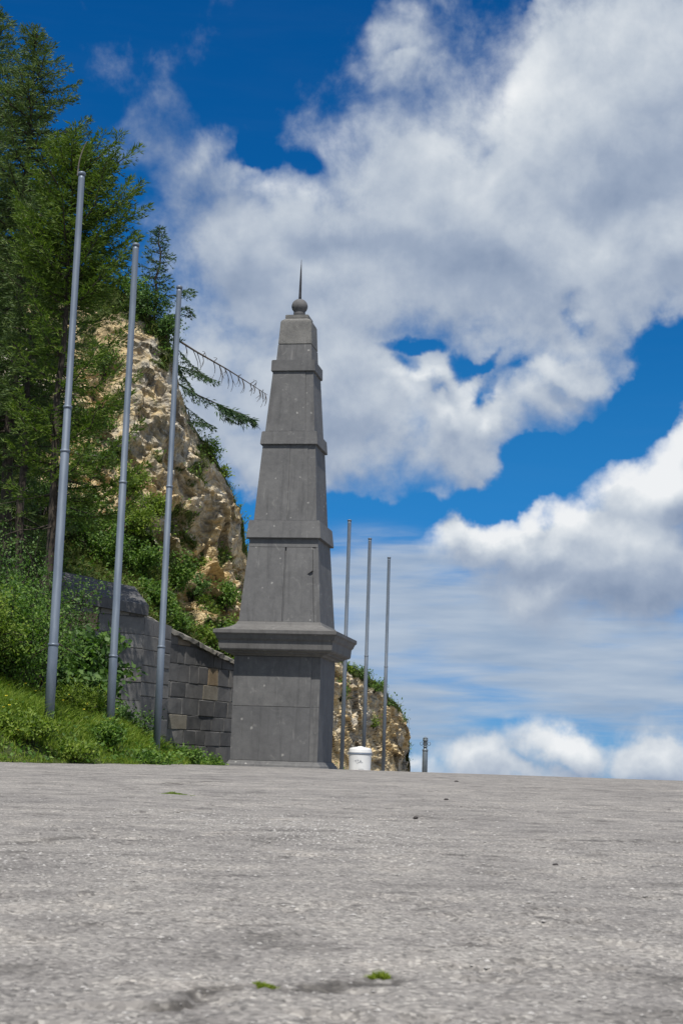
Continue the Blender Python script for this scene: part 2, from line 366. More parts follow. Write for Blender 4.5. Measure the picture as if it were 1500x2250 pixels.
M = dict(
    asphalt=m_asphalt(), rock=m_rock(), blocks=m_blocks(), pole=m_pole(),
    stone=m_stone('dark dressed stone', (.100, .100, .102), (.188, .186, .183), spots=.75, streak=.6),
    stone2=m_stone('dark dressed stone, lower blocks', (.098, .098, .101), (.165, .165, .166), .8, .65, streak=.6),
    rough=m_stone('weathered capstone', (.10, .10, .097), (.26, .252, .235), 3.0, .75, bs=.9, streak=.1),
    cornice=m_stone('cornice stone', (.115, .111, .107), (.185, .18, .172), 1.2, .4, streak=.5),
    coping=m_stone('coping stone', (.085, .085, .088), (.14, .138, .137), 1.3, .35),
    lichen=m_stone('lichened coping', (.13, .125, .115), (.30, .28, .235), 4.0, .8, bs=.9),
    tanblock=m_stone('tan block', (.22, .155, .085), (.40, .31, .20), 2.5, .3, bs=.8),
    paleblock=m_stone('pale rough block', (.19, .165, .125), (.36, .33, .27), 3.5, .5, bs=1.0),
    mortar=m_simple('mortar', (.15, .145, .135), (.27, .26, .24), 8, .95),
    iron=m_simple('dark iron', (.035, .035, .04), (.07, .07, .075), 12, .55, .4),
    white=m_simple('white enamel', (.70, .70, .68), (.82, .82, .80), 5, .35, 0, .5, .03),
    rimblue=m_simple('blue grey rim', (.16, .20, .26), (.22, .26, .32), 8, .4),
    print_=m_simple('grey printing', (.16, .17, .19), (.34, .35, .37), 40, .6),
    bolt=m_simple('grey painted steel', (.12, .15, .17), (.19, .22, .245), 7, .45, .3, .5),
    bark=m_simple('bark', (.030, .024, .019), (.085, .068, .052), 9, .9, bs=.8),
    greybark=m_simple('pale bark', (.09, .08, .07), (.19, .17, .145), 9, .9, bs=.6),
    soil=m_simple('grassy soil', (.030, .040, .012), (.060, .075, .022), 4, .95),
    spruce=m_leaf('spruce needles', [(0.15, (0.0437, 0.0806, 0.0281)), (0.5, (0.0936, 0.1469, 0.0432)), (0.85, (0.1716, 0.2304, 0.0594))], .15),
    spruce2=m_leaf('young spruce needles', [(.15, (.040, .080, .012)), (.5, (.100, .165, .022)), (.85, (.19, .25, .038))], .25),
    larch=m_leaf('larch needles', [(.15, (.030, .064, .036)), (.5, (.060, .112, .055)), (.85, (.105, .165, .065))], .25),
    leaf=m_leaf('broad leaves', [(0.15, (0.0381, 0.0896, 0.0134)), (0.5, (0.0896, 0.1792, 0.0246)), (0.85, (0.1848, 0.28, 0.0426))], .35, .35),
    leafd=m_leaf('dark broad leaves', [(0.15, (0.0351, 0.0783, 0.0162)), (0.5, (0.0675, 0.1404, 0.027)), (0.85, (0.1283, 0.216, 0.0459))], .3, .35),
    leafy=m_leaf('yellow green leaves', [(.15, (.065, .115, .014)), (.5, (.140, .215, .024)), (.85, (.25, .32, .045))], .35, .3),
    grass=m_leaf('grass blades', [(.1, (.075, .130, .014)), (.45, (.150, .225, .026)), (.75, (.22, .29, .04)), (1, (.32, .31, .11))], .35, .2),
    drygrass=m_leaf('dry hillside grass', [(.1, (.050, .075, .016)), (.5, (.110, .135, .030)), (.9, (.22, .21, .085))], .35, .2),
    moss=m_leaf('moss', [(0.1, (0.09, 0.1425, 0.012)), (0.6, (0.225, 0.2925, 0.027)), (1, (0.36, 0.42, 0.06))], .2, .2),
    yellow=m_simple('yellow petals', (.60, .50, .03), (.75, .62, .05), 5, .6),
    pebble=m_simple('loose chippings', (.22, .21, .20), (.50, .48, .45), 30, .9),
    twigm=m_simple('dead wood', (.05, .04, .035), (.13, .11, .095), 10, .9),
    darkpeb=m_simple('dark stone', (.035, .03, .03), (.075, .068, .065), 25, .9),
)

# ------------------------------------------------------------------ ground: one sheet, the worn plaza rising to a slight crest and falling away
def zg(x, y):
    y = np.asarray(y, float)
    z = .12 * sstep(y, 0, 20)
    z = z - .0155 * np.clip(y - 29, 0, 33) - .045 * np.clip(y - 62, 0, 60) ** 1.25 * .35
    z = z - np.clip(y - 122, 0, None) * .11
    z = z - .02 * np.clip(np.abs(x) - 25, 0, 400)
    return z
def on_plane(px, py, z=0.004):
    d = fw * FPX + rt * (px - 750) + up * (1125 - py); return CAM + d * ((z - CAM[2]) / d[2])
CRACKS = [([(380,2215),(455,2182),(560,2172),(650,2178),(725,2170),(800,2160),(870,2150),(985,2122),(1130,2102),(1260,2112)], .026, 1.0),
          ([(330,2098),(480,2080),(640,2086)], .016, .8), ([(520,2040),(700,2026),(820,2034)], .016, .7), ([(900,2085),(1010,2075),(1120,2080)], .016, .7),
          ([(0,1862),(160,1850),(330,1856),(470,1850)], .045, .8), ([(340,1746),(450,1741),(640,1742)], .09, .9), ([(980,1845),(1180,1857),(1500,1862)], .05, .7), ([(1040,2035),(1110,2040)], .014, .8)]
def ground_relief(x, y):
    """bumps, pits and cracks of the worn surface: height offset and how deep in a crack"""
    p = np.stack([x, y, np.zeros_like(x)], -1)
    near = (1 - sstep(y, 24, 30)) * sstep(y, .9, 1.3)
    lump = (fbm(p * 7, 4, 3) - .5) * .010 + (fbm(p * 1.6, 3, 5) - .5) * .016
    d1, d2, _ = worley(p * np.array([75., 75, 1]) + .5, 2)
    lump += np.clip(.45 - d1, -.2, .45) * .0045 * (1 - sstep(y, 5, 9))
    lump -= sstep(fbm(p * np.array([14., 14, 1]), 3, 21), .58, .68) * sstep(fbm(p * 2.1, 2, 33), .42, .58) * .008
    ck = np.zeros_like(x)
    wx = (fbm(p * 14, 4, 55, .7) - .5) * .10; wy = (fbm(p * 14, 4, 56, .7) - .5) * .10
    for pts, w, dep in CRACKS:
        q = [on_plane(*c) for c in pts]
        best = np.full(x.shape, 9.)
        sc = max(1.0, q[0][1] / 3.0)
        for a, b in zip(q[:-1], q[1:]):
            dx, dy = b[0] - a[0], b[1] - a[1]
            t = np.clip(((x - a[0]) * dx + (y - a[1]) * dy) / (dx * dx + dy * dy), 0, 1)
            best = np.minimum(best, np.hypot(x + wx * sc - a[0] - t * dx, y + wy * sc - a[1] - t * dy))
        gap = sstep(fbm(p * 6 / sc, 2, 71), .34, .50) * sstep(fbm(p * 38 / sc, 3, 72), .27, .46)
        ck = np.maximum(ck, (1 - sstep(best, w * .4, w * 1.5)) * dep * gap)
    return (lump - ck * .0015) * near, ck * near
def zgd(x, y):
    x = np.atleast_1d(np.asarray(x, float)); y = np.atleast_1d(np.asarray(y, float)); return zg(x, y) + ground_relief(x, y)[0]
def build_ground():
    cf = np.linspace(-.27, .27, 430)
    cc = .27 * 1.28 ** np.arange(1, 22)
    c = np.concatenate([-cc[::-1], cf, cc])
    yf = 1.25 * (34 / 1.25) ** (np.linspace(0, 1, 640))
    y = np.concatenate([[-60, -30, -15, -8, -4, -2, -1, 0, .6], yf, 34 * 1.12 ** np.arange(1, 44)])
    Y, Cc = np.meshgrid(y, c, indexing='ij')
    S = np.maximum(Y, 1.25)
    X = np.sign(Cc) * np.minimum(np.abs(Cc) * S, 3000 + np.abs(Cc))
    p = np.stack([X, Y, np.zeros_like(X)], -1).reshape(-1, 3)
    dz, ck = ground_relief(p[:, 0], p[:, 1])
    p[:, 2] = zg(p[:, 0], p[:, 1]) + dz
    nr, nc = len(y), len(c)
    i = np.arange(nr - 1)[:, None] * nc + np.arange(nc - 1)[None]
    q = np.stack([i, i + 1, i + nc + 1, i + nc], -1).reshape(-1, 4)
    me = mesh_np('ground', p, q); me.attributes.new('crack', 'FLOAT', 'POINT').data.foreach_set('value', ck.astype(np.float32))
    o = obj('ground', me, M['asphalt'], smooth=True)
    tag(o, kind='structure')
build_ground()

# ------------------------------------------------------------------ hillside: a rock cut with turf and talus
RIDGE = [(-900,150,54),(-500,300,51),(-200,430,49),(0,530,47),(180,606,46),(300,648,45),(365,742,45),(388,850,46),(436,962,47),(492,1045,48),(526,1128,49),(534,1190,50),(548,1240,51),(600,1330,54),(680,1400,57),(750,1450,60),(820,1492,63),(872,1548,66),(891,1580,68),(897,1640,70)]
BASE = [(-1200,32,2.6),(-700,33,2.8),(-250,33.5,3.0),(-40,33.8,3.1),(120,34.0,3.0),(215,34.6,2.9),(290,35.2,2.7),(340,35.8,2.5),(400,36.8,2.2),(455,37.6,1.9),(510,38.6,1.5),(545,40,1.0),(570,42,.6),(600,45,.2),(650,49,-.1),(690,54,-.2),(760,58,-.35),(835,62,-.5),(868,65,-.6),(890,69,-.75)]
def build_hill():
    rp = np.array([at(*r) for r in RIDGE])
    bp = np.array([[at(px, 1600, d)[0], d, z] for px, d, z in BASE])
    k = len(rp); S = 420; T = 300; TB = 26
    s = np.linspace(0, k - 1, S)
    # more columns where the photo looks closest
    def itp(a): return np.stack([np.interp(s, np.arange(k), a[:, j]) for j in range(3)], 1)
    rr, bb = itp(rp), itp(bp)
    t = np.linspace(0, 1, T)
    cliffy = np.interp(s, [0, 3, 4, 10, 13, 15, 19], [.2, .5, .8, 1.0, .9, .6, .6])[:, None]
    h = (1 - (1 - t[None]) ** (1 + 1.2 * cliffy)); w = t[None] ** (1 + .7 * cliffy)
    p = np.empty((S, T + TB, 3))
    p[:, :T, :2] = bb[:, None, :2] + (rr - bb)[:, None, :2] * h[..., None]
    p[:, :T, 2] = bb[:, None, 2] + (rr - bb)[:, None, 2] * w
    tb = (np.arange(1, TB + 1) / TB)[None]
    p[:, T:, 0] = rr[:, None, 0] + 1.5 * tb - .5 * tb
    p[:, T:, 1] = rr[:, None, 1] + 16 * tb
    p[:, T:, 2] = rr[:, None, 2] - (rr[:, None, 2] + 6) * tb ** 1.4
    first = p[:, 0].copy(); first[:, 2] -= 3.5                     # skirt into the ground
    tt = np.concatenate([t, np.full(TB, 1.0)])
    q = p.reshape(-1, 3)
    amp = np.repeat((sstep(tt, 0, .12))[None], S, 0).ravel()
    out = np.array([.55, -.80, .22])
    big = fbm(q * .32, 3, 11) - .5
    d1, d2, idn = worley(q * np.array([.75, .75, 1.05]) + fbm(q * .8, 2, 4)[:, None] * .8, 31)
    e1, e2, ide = worley(q * 2.1, 47)
    g1, g2, idg = worley(q * 4.6, 61)
    fine = fbm(q * 3.1, 4, 19) - .5
    ca, sa = math.cos(R(38)), math.sin(R(38))                       # strata dip to the right
    qs = np.stack([q[:, 0] * ca - q[:, 2] * sa, q[:, 1], (q[:, 0] * sa + q[:, 2] * ca) * 1.9], 1) * .62 + (fbm(q * .5, 2, 5)[:, None] - .5) * 1.2
    crag = 0; a_ = 1.; tot_ = 0; w_ = 1.
    for k in range(6):
        n_ = 1 - np.abs(2 * vnoise(qs * 2.1 ** k + 9.1 * k, 130 + k) - 1); n_ = n_ ** 1.6 * w_; w_ = np.clip(n_ * 1.6, .35, 1)
        crag = crag + a_ * n_; tot_ += a_; a_ *= .58
    crag = crag / tot_
    wv_ = q[:, 0] * sa + q[:, 2] * ca + q[:, 1] * .15 + (fbm(q * .55, 3, 205) - .5) * 1.6
    saw = lambda v: 1 - (v - np.floor(v)) - .5                       # bedding ledges: sharp upper lip, raked back below
    bed1 = saw(wv_ * 1.05) * (.35 + .65 * (fbm(q * .7, 2, 210) > .45)); bed2 = saw(wv_ * 3.1) 
    rocky = np.repeat(cliffy, T + TB, 1).ravel() * sstep(np.repeat(tt[None], S, 0).ravel(), .22, .5)
    rocky = np.clip(rocky, .25, 1)
    disp = big * 1.5 + rocky * ((idn - .5) * .35 - .10 * (1 - sstep(d2 - d1, 0, .10)) + (crag - .5) * 1.15 + bed1 * .55 + bed2 * .08 + fine * .22) 
    atr = np.repeat((1 - .72 * sstep(tt, .82, 1.0))[None], S, 0).ravel()
    q2 = q + out[None] * (disp * amp * atr)[:, None]
    q2[:, 2] += fine * .2 * amp
    p = np.concatenate([first[:, None], q2.reshape(S, T + TB, 3)], 1)
    nT = T + TB + 1
    i = np.arange(S - 1)[:, None] * nT + np.arange(nT - 1)[None]
    quads = np.stack([i, i + nT, i + nT + 1, i + 1], -1).reshape(-1, 4)
    P = p.reshape(-1, 3)
    me = mesh_np('hillside', P, quads)
    # where turf grows: talus below, ledges, the brow
    sg = np.repeat(s[:, None], nT, 1).ravel(); tg = np.repeat(np.concatenate([[0], tt])[None], S, 0).ravel()
    wob = (fbm(P * .45, 3, 77) - .5)
    rock_lo = np.interp(sg, [0, 3, 4, 6, 8, 10, 12, 13, 14, 19], [1.2, .66, .48, .40, .37, .38, .42, .1, .0, .0])
    rock_hi = np.interp(sg, [0, 3, 4, 5, 7, 9, 12, 13, 14, 15, 16, 17, 18, 19], [1.3, .86, .93, .97, 1.0, .98, .99, 1, .96, .95, .94, .95, .99, 1.])
    tw = tg + wob * .30
    veg = 1 - sstep(tw, rock_lo - .05, rock_lo + .08) * (1 - sstep(tg + wob * .06, rock_hi - .02, rock_hi + .03))
    veg = veg * .9 + sstep(fbm(P * np.array([.8, .8, 1.3]), 3, 91), .54, .62) * np.where(sg > 12.5, .25, .55)
    at_ = me.attributes.new('veg', 'FLOAT', 'POINT'); at_.data.foreach_set('value', veg.astype(np.float32))
    o = obj('hillside', me, M['rock'], smooth=False)
    tag(o, kind='structure')
    return p[:, 1:], veg.reshape(S, nT)[:, 1:], tt, s
HILL, HVEG, HT, HS = build_hill()
def hill_point(sv, tv):
    i = int(np.clip(np.argmin(abs(HS - sv)), 0, len(HS) - 1)); j = int(np.argmin(abs(HT[:300] - tv)))
    return HILL[i, j]
def hill_at_px(px, py):
    """point of the hill face nearest the line of sight through a photo pixel (to find where a plant is rooted)"""
    q = HILL[:, :300].reshape(-1, 3); v = q - CAM; d = v @ fw
    x = 750 + FPX * (v @ rt) / d; y = 1125 - FPX * (v @ up) / d
    return q[np.argmin((x - px) ** 2 + (y - py) ** 2 + 0 * d)]

# ------------------------------------------------------------------ grass bank at the plaza's left edge
EDGE = [(-14, 17.6), (-6.0, 19.4), (-4.2, 20.6), (-3.3, 23.2), (-2.75, 27), (-2.55, 31), (-2.45, 34), (-2.3, 38), (-1.0, 41), (.6, 46), (1.6, 60)]
def edge_dist(x, y):
    """distance left of the plaza edge (negative on the plaza)"""
    x = np.asarray(x, float); y = np.asarray(y, float)
    best = np.full(x.shape, 1e9); sgn = np.ones(x.shape)
    for (x0, y0), (x1, y1) in zip(EDGE[:-1], EDGE[1:]):
        dx, dy = x1 - x0, y1 - y0; L2 = dx * dx + dy * dy
        t = np.clip(((x - x0) * dx + (y - y0) * dy) / L2, 0, 1)
        ex, ey = x - x0 - t * dx, y - y0 - t * dy
        d = np.hypot(ex, ey); s_ = np.sign(dx * ey - dy * ex)
        m_ = d < best; best = np.where(m_, d, best); sgn = np.where(m_, s_, sgn)
    return best * sgn
def bank_z(x, y):
    x = np.asarray(x, float); y = np.asarray(y, float)
    e = edge_dist(x, y)
    p = np.stack([x, y, np.zeros_like(x)], -1).reshape(-1, 3)
    lump = ((fbm(p * 1.1, 3, 8) - .4) * .22).reshape(x.shape)
    rise = np.interp(y, [17, 24, 29, 31.5, 34], [.62, .62, .42, .22, .10])
    far = np.interp(y, [20, 29, 31, 33], [1.9, 1.6, .5, .2])
    up_ = rise * sstep(e, 0.0, 1.1) + far * sstep(e, 1.0, 4.5)
    return zg(x, y) + np.where(e > 0, .015 + up_ + lump * sstep(e, 0, .8), -.06 + .05 * np.clip(e, -1.2, 0))
def build_bank():
    xs = np.linspace(-15, -.2, 180); ys = np.linspace(17.2, 41, 230)
    X, Y = np.meshgrid(xs, ys, indexing='ij'); Z = bank_z(X, Y)
    P = np.stack([X, Y, Z], -1).reshape(-1, 3); n = len(ys)
    i = np.arange(len(xs) - 1)[:, None] * n + np.arange(n - 1)[None]
    q = np.stack([i, i + n, i + n + 1, i + 1], -1).reshape(-1, 4)
    keep = (edge_dist(X, Y).ravel()[q] > -.25).any(1)
    o = obj('bank', mesh_np('bank', P, q[keep]), M['soil'], smooth=True); tag(o, kind='structure')
build_bank()

# ------------------------------------------------------------------ retaining wall: pier with heavy coping, then a lower run behind the monument
def chamfer_block(V, Q, o, ex, ey, ez, w, h, dep, ztop=None, c=.018):
    """block with a worn front: o = lower left front corner, ey points into the wall"""
    j = lambda s=.005: rng.normal(0, s)
    n0 = len(V)
    def P(u, d, v):
        p = o + ex * u + ey * d + ez * v
        if ztop is not None:
            s_ = ztop(p)
            if p[2] > s_: p = p.copy(); p[2] = max(s_, o[2] + .02)
        return p
    for d, ins in ((dep, 0), (c * 1.2, 0), (0, c)):
        for u, v in ((0, 0), (w, 0), (w, h), (0, h)):
            uu = u + (ins if u == 0 else -ins) + (j(.006) if ins else 0); vv = v + (ins if v == 0 else -ins) + (j(.006) if ins else 0)
            V.append(P(uu, d + (j() if ins else 0), vv))
    for a in (0, 4):
        for k in range(4): Q.append((n0 + a + k, n0 + a + (k + 1) % 4, n0 + a + 4 + (k + 1) % 4, n0 + a + 4 + k))
    Q.append((n0 + 8, n0 + 9, n0 + 10, n0 + 11)); Q.append((n0 + 3, n0 + 2, n0 + 1, n0))
def wall_run(A, B, z0, ztopA, ztopB, dep, specials=(), hmin=.27, hmax=.42):
    A = np.array([A[0], A[1], 0.]); B = np.array([B[0], B[1], 0.])
    L = np.linalg.norm(B - A); ex = (B - A) / L; ez = np.array([0, 0, 1.]); ey = np.cross(ez, ex)
    zt = lambda p: ztopA + (ztopB - ztopA) * np.clip(np.dot(p - A, ex) / L, -.2, 1.2)
    V = []; Q = []; mats = []; z = z0
    while z < max(ztopA, ztopB) - .03:
        h = rng.uniform(hmin, hmax); s = 0
        while s < L - .02:
            w = rng.uniform(.32, .80)
            if L - s - w < .25: w = L - s
            o = A + ex * (s + .006) + ey * rng.uniform(-.003, .006) + ez * (z + .006)
            if zt(o) > z + .05 or zt(o + ex * w) > z + .05:
                k = len(Q); chamfer_block(V, Q, o, ex, ey, ez, w - .012, h - .012, dep, zt, rng.uniform(.006, .013))
                mi = 0
                for (ss, zz, m_) in specials:
                    if s <= ss < s + w and z <= zz < z + h: mi = m_
                mats += [mi] * (len(Q) - k)
            s += w
        z += h
    # mortar core
    n0 = len(V)
    for d in (.028, dep * .96):
        for s, zz in ((.01, z0), (L - .01, z0), (L - .01, ztopB - .01), (.01, ztopA - .01)): V.append(A + ex * s + ey * d + ez * zz)
    for f in ((0, 1, 2, 3), (7, 6, 5, 4), (0, 4, 5, 1), (1, 5, 6, 2), (2, 6, 7, 3), (3, 7, 4, 0)): Q.append(tuple(n0 + i for i in f)); mats.append(3)
    return V, Q, mats
def prism_along(A, B, secA, secB=None, n=1, jit=0.0):
    """section [(into the wall, height)] swept from A to B"""
    A = np.array(A, float); B = np.array(B, float); d = B - A; ex = np.array([d[0], d[1], 0]); ex /= np.linalg.norm(ex); ey = np.cross([0, 0, 1.], ex)
    bm = bmesh.new(); rings = []
    for k in range(n + 1):
        f = k / n; o = A + d * f
        rings.append([bm.verts.new(o + ey * (a + rng.normal(0, jit)) + np.array([0, 0, z + rng.normal(0, jit)])) for a, z in secA])
    m_ = len(secA)
    for a, b in zip(rings[:-1], rings[1:]):
        for k in range(m_): bm.faces.new((a[k], a[(k + 1) % m_], b[(k + 1) % m_], b[k]))
    bm.faces.new(rings[0]); bm.faces.new(rings[-1][::-1])
    return bm
def build_wall():
    A = at(166, 1325, 31.3); B = at(319, 1353, 32.1)
    Cw = at(316, 1362, 33.2); D = at(515, 1462, 36.9)
    ex = (D - Cw); E_ = Cw + ex * 1.35
    W_ = thing('retaining_wall', 'dark stone retaining wall with sloping coping running behind the monument', 'wall', (A[0], A[1], 0))
    loc = np.array([A[0], A[1], 0.])
    def add(name, V, Q, mats, ml):
        me = mesh_np(name, np.array(V) - loc, quads=np.array(Q), mats=mats); return obj(name, me, ml, W_)
    ml = [M['blocks'], M['tanblock'], M['paleblock'], M['mortar']]
    V, Q, mt = wall_run(A, B, -.1, A[2], B[2], .9, [(.25, 2.95, 1), (.5, 2.7, 1)])
    V2, Q2, m2 = wall_run((B[0], B[1]), (B[0] + .42, B[1] + 1.3), -.1, B[2], B[2] - .1, .3)      # the pier's return
    n0 = len(V); V += V2; Q += [tuple(n0 + i for i in q) for q in Q2]; mt += m2
    add('pier', V, Q, mt, ml)
    def sz(px, py, d): p = at(px, py, d); return np.linalg.norm((p - Cw)[:2]), p[2]
    sp = [sz(459, 1480, 36.0) + (1,), sz(478, 1512, 36.2) + (2,), sz(400, 1600, 35) + (2,)]
    V, Q, mt = wall_run(Cw, E_, -.25, Cw[2], E_[2], .55, sp, .30, .40)
    add('stonework', V, Q, mt, ml)
    # copings
    eA = (B - A) / np.linalg.norm(B - A)
    def sub(bm): bmesh.ops.translate(bm, verts=bm.verts, vec=(-loc[0], -loc[1], 0)); return bm
    bm = prism_along(A - eA * .12, A + eA * .62, [(-.13, .0), (-.13, .20), (.62, .66), (.95, .66), (.95, 0)]); obj('coping', bm_mesh('coping', sub(bm)), M['coping'], W_)
    bm = prism_along(A + eA * .628, B + eA * .02, [(-.12, .0), (-.12, .20), (.62, .64), (.95, .64), (.95, 0)]); obj('coping', bm_mesh('coping', sub(bm)), M['coping'], W_)
    eW = ex / np.linalg.norm(ex)
    n = 7; L = np.linalg.norm(E_ - Cw)
    for k in range(n):
        a = Cw + (E_ - Cw) * (k / n) + eW * .006; b = Cw + (E_ - Cw) * ((k + 1) / n) - eW * .006
        bm = prism_along(a, b, [(-.06, .0), (-.055, .09), (.20, .20), (.50, .22), (.60, 0)], n=6, jit=.012)
        obj('coping', bm_mesh('coping', sub(bm)), M['lichen'], W_)
build_wall()

# ------------------------------------------------------------------ monument
MC = np.array([-1.10, 35.0, 0.0]); MROT = R(-10)
def build_monument():
    T = thing('obelisk_monument', 'tall dark stone obelisk with three bands, stone ball and iron spike', 'monument', (MC[0], MC[1], 0), MROT)
    def bev(bm, w=.012):
        bmesh.ops.bevel(bm, geom=list(bm.edges), offset=w, segments=2, affect='EDGES', clamp_overlap=True); return bm
    def loft(name, prof, mt, w=.012, label=None):
        bm = bmesh.new(); sq_loft(bm, prof); bev(bm, w) if w else None
        o = obj(name, bm_mesh(name, bm), mt, T)
        if label: o['label'] = label
        return o
    loft('plinth', [(1.05, -.25), (1.05, .085), (1.025, .10), (1.02, .13), (.985, .165), (.955, .215), (.90, .219)], M['stone'], .006)
    loft('pedestal', [(.922, .19), (.926, 2.44)], M['stone2'], .01)
    loft('cornice', [(.90, 2.425), (.985, 2.43), (1.02, 2.465), (1.10, 2.475), (1.105, 2.50), (1.20, 2.53), (1.222, 2.56), (1.235, 2.73), (1.27, 2.77), (1.30, 2.85), (1.335, 2.88), (1.335, 2.955), (1.20, 2.985), (1.05, 3.035), (.945, 3.10), (.905, 3.17), (.88, 3.172)], M['cornice'], .005)
    st = [(.893, 3.15, .752, 5.01), (.698, 5.385, .588, 7.12), (.556, 7.40, .455, 8.81), (.404, 9.04, .380, 9.43)]
    for k, (a0, z0, a1, z1) in enumerate(st): loft('shaft_section', [(a0 - (.045 if k == 0 else .015), z0), (a1 - (.045 if k == 0 else .015), z1)] if k < 3 else [(a0, z0), (a1, z1)], M['stone'], .010)
    loft('band', [(.827, 4.993), (.783, 5.389), (.70, 5.392)], M['stone'], .012)
    loft('band', [(.643, 7.10), (.617, 7.401), (.55, 7.404)], M['stone'], .012)
    loft('band', [(.496, 8.79), (.489, 9.05), (.39, 9.053)], M['stone'], .012)
    loft('capstone', [(.381, 9.434), (.350, 9.985), (.255, 10.07)], M['rough'], .015, 'rough pale weathered capstone')
    loft('neck', [(.265, 10.065), (.265, 10.145), (.225, 10.16), (.16, 10.165)], M['rough'], .008)
    bm = bmesh.new(); pr = [(.13, 10.15), (.135, 10.24)] + [(.183 * math.cos(t), 10.410 + .175 * math.sin(t)) for t in np.linspace(-.80, 1.50, 12)]
    lathe(bm, pr, 32); obj('ball', bm_mesh('ball', bm), M['stone'], T, True)
    bm = bmesh.new(); lathe(bm, [(.034, 10.585), (.033, 10.63), (.026, 10.95), (.016, 11.25), (.004, 11.52)], 12); obj('spike', bm_mesh('spike', bm), M['iron'], T, True)
    # facing slabs laid on the front: polygons in (across, up), each about 1.5 cm thick
    def slab(a0, z0, a1, z1, poly, th, mt, back=.016, label=None):
        bm = bmesh.new()
        def P(u, v, o): a = a0 + (a1 - a0) * v; return bm.verts.new((-a + 2 * a * u, -a + back - o, z0 + (z1 - z0) * v))
        f = [P(u, v, th) for u, v in poly]; b = [P(u, v, -.004) for u, v in poly]; n = len(poly)
        bm.faces.new(f); bm.faces.new(b[::-1])
        for k in range(n): bm.faces.new((f[k], b[k], b[(k + 1) % n], f[(k + 1) % n]))
        bmesh.ops.bevel(bm, geom=[e for e in bm.edges if any(len(v.link_edges) for v in e.verts) and abs(e.calc_length()) > .05], offset=.003, segments=1, affect='EDGES', clamp_overlap=True)
        o = obj('facing_slab', bm_mesh('facing_slab', bm), mt, T)
        if label: o['label'] = label
    def rect(u0, v0, u1, v1): return [(u0, v0), (u1, v0), (u1, v1), (u0, v1)]
    zA, zB = .222, 2.42
    slab(.944, zA, .944, zB, rect(0.002, 0, .895, .515), .020, M['stone2'], .020); slab(.944, zA, .944, zB, rect(0.002, .519, .895, 1), .022, M['stone'], .020)
    slab(.944, zA, .944, zB, rect(.905, 0, .999, .515), .004, M['stone'], .020); slab(.944, zA, .944, zB, rect(.905, .519, .999, 1), .003, M['stone'], .020)
    a = st[0]
    slab(*a, rect(.001, .012, .527, .885), .046, M['stone'], .046); slab(*a, [(.548, .012), (.918, .012), (.918, .535), (.835, .57), (.918, .615), (.918, .885), (.548, .885)], .046, M['stone'], .046, label='slab with a chipped edge')
    slab(*a, rect(.924, .012, .999, .875), .038, M['stone'], .046); slab(*a, rect(.001, .889, .999, .995), .046, M['stone'], .046)
    slab(*a, rect(.529, .012, .546, .80), .036, M['stone2'], .046)
    a = st[1]; slab(*a, rect(.001, .01, .525, .995), .016, M['stone']); slab(*a, rect(.533, .01, .862, .995), .014, M['stone']); slab(*a, rect(.872, .01, .999, .995), .007, M['stone'])
    a = st[2]; slab(*a, rect(.001, .01, .81, .995), .016, M['stone']); slab(*a, rect(.82, .01, .999, .995), .008, M['stone'])
    for k, (a0, z0, a1, z1) in enumerate(st[:3]):                    # plain facings on the other three sides
        for j in (1, 2, 3):
            bm = bmesh.new()
            q = [bm.verts.new(p) for p in ((-a0 + .004, -a0, z0), (a0 - .004, -a0, z0), (a1 - .004, -a1, z1), (-a1 + .004, -a1, z1))]
            f = bm.faces.new(q); r_ = bmesh.ops.extrude_face_region(bm, geom=[f]); bmesh.ops.translate(bm, verts=[v for v in r_['geom'] if isinstance(v, bmesh.types.BMVert)], vec=(0, .048 if k == 0 else .018, 0))
            bmesh.ops.rotate(bm, verts=bm.verts, cent=(0, 0, 0), matrix=Matrix.Rotation(j * math.pi / 2, 3, 'Z'))
            obj('facing_slab', bm_mesh('facing_slab', bm), M['stone'], T)
build_monument()

# ------------------------------------------------------------------ flagpoles
def flagpole(px0, py0, d, ztop, r0, label, group, joints=(.42,), wire=False):
    b = at(px0, py0, d); zb = float(bank_z(b[0], b[1])) if edge_dist(b[0], b[1]) > 0 else float(zg(b[0], b[1]))
    H = ztop - zb
    T = thing('flagpole', label, 'flagpole', (b[0], b[1], zb), 0, group)
    bm = bmesh.new(); cuts = [0] + [j * H for j in joints] + [H - .10]; rr = r0; prof = [(r0, -.4)]
    for k in range(1, len(cuts)):
        prof += [(rr, cuts[k] - .012), (rr - .007, cuts[k] + .004)]; rr -= .007
        if k < len(cuts) - 1: rr -= .001
    prof = prof[:-1] + [(rr + .004, H - .05)]
    lathe(bm, prof, 20); obj('pole', bm_mesh('pole', bm), M['pole'], T, True)
    for j in joints:
        bm = bmesh.new(); rj = r0 - .006 * joints.index(j); lathe(bm, [(rj + .001, j * H - .02), (rj + .007, j * H - .014), (rj + .007, j * H + .014), (rj - .004, j * H + .02)], 20)
        obj('collar', bm_mesh('collar', bm), M['pole'], T, True)
    bm = bmesh.new(); lathe(bm, [(rr + .002, H - .055), (rr + .016, H - .05), (rr + .018, H - .012), (rr + .006, H), (.01, H + .006)], 20)
    obj('cap', bm_mesh('cap', bm), M['pole'], T, True)
    if wire:
        t = np.linspace(0, 1, 9); pts = np.stack([-.06 - .02 * t + .13 * t ** 2.2, 0 * t, H - .06 + .56 * t], 1)
        v, q = tubes_np([(pts, .013 - .006 * t)], 6); obj('bent_rod', mesh_np('bent_rod', v, q), M['greybark'], T, True)
flagpole(108, 1580, 23.3, 9.04, .073, 'tallest grey flagpole nearest the plaza, thin bent rod rising from its top', 'bare flagpoles on the grass bank', (.135, .48, .56), True)
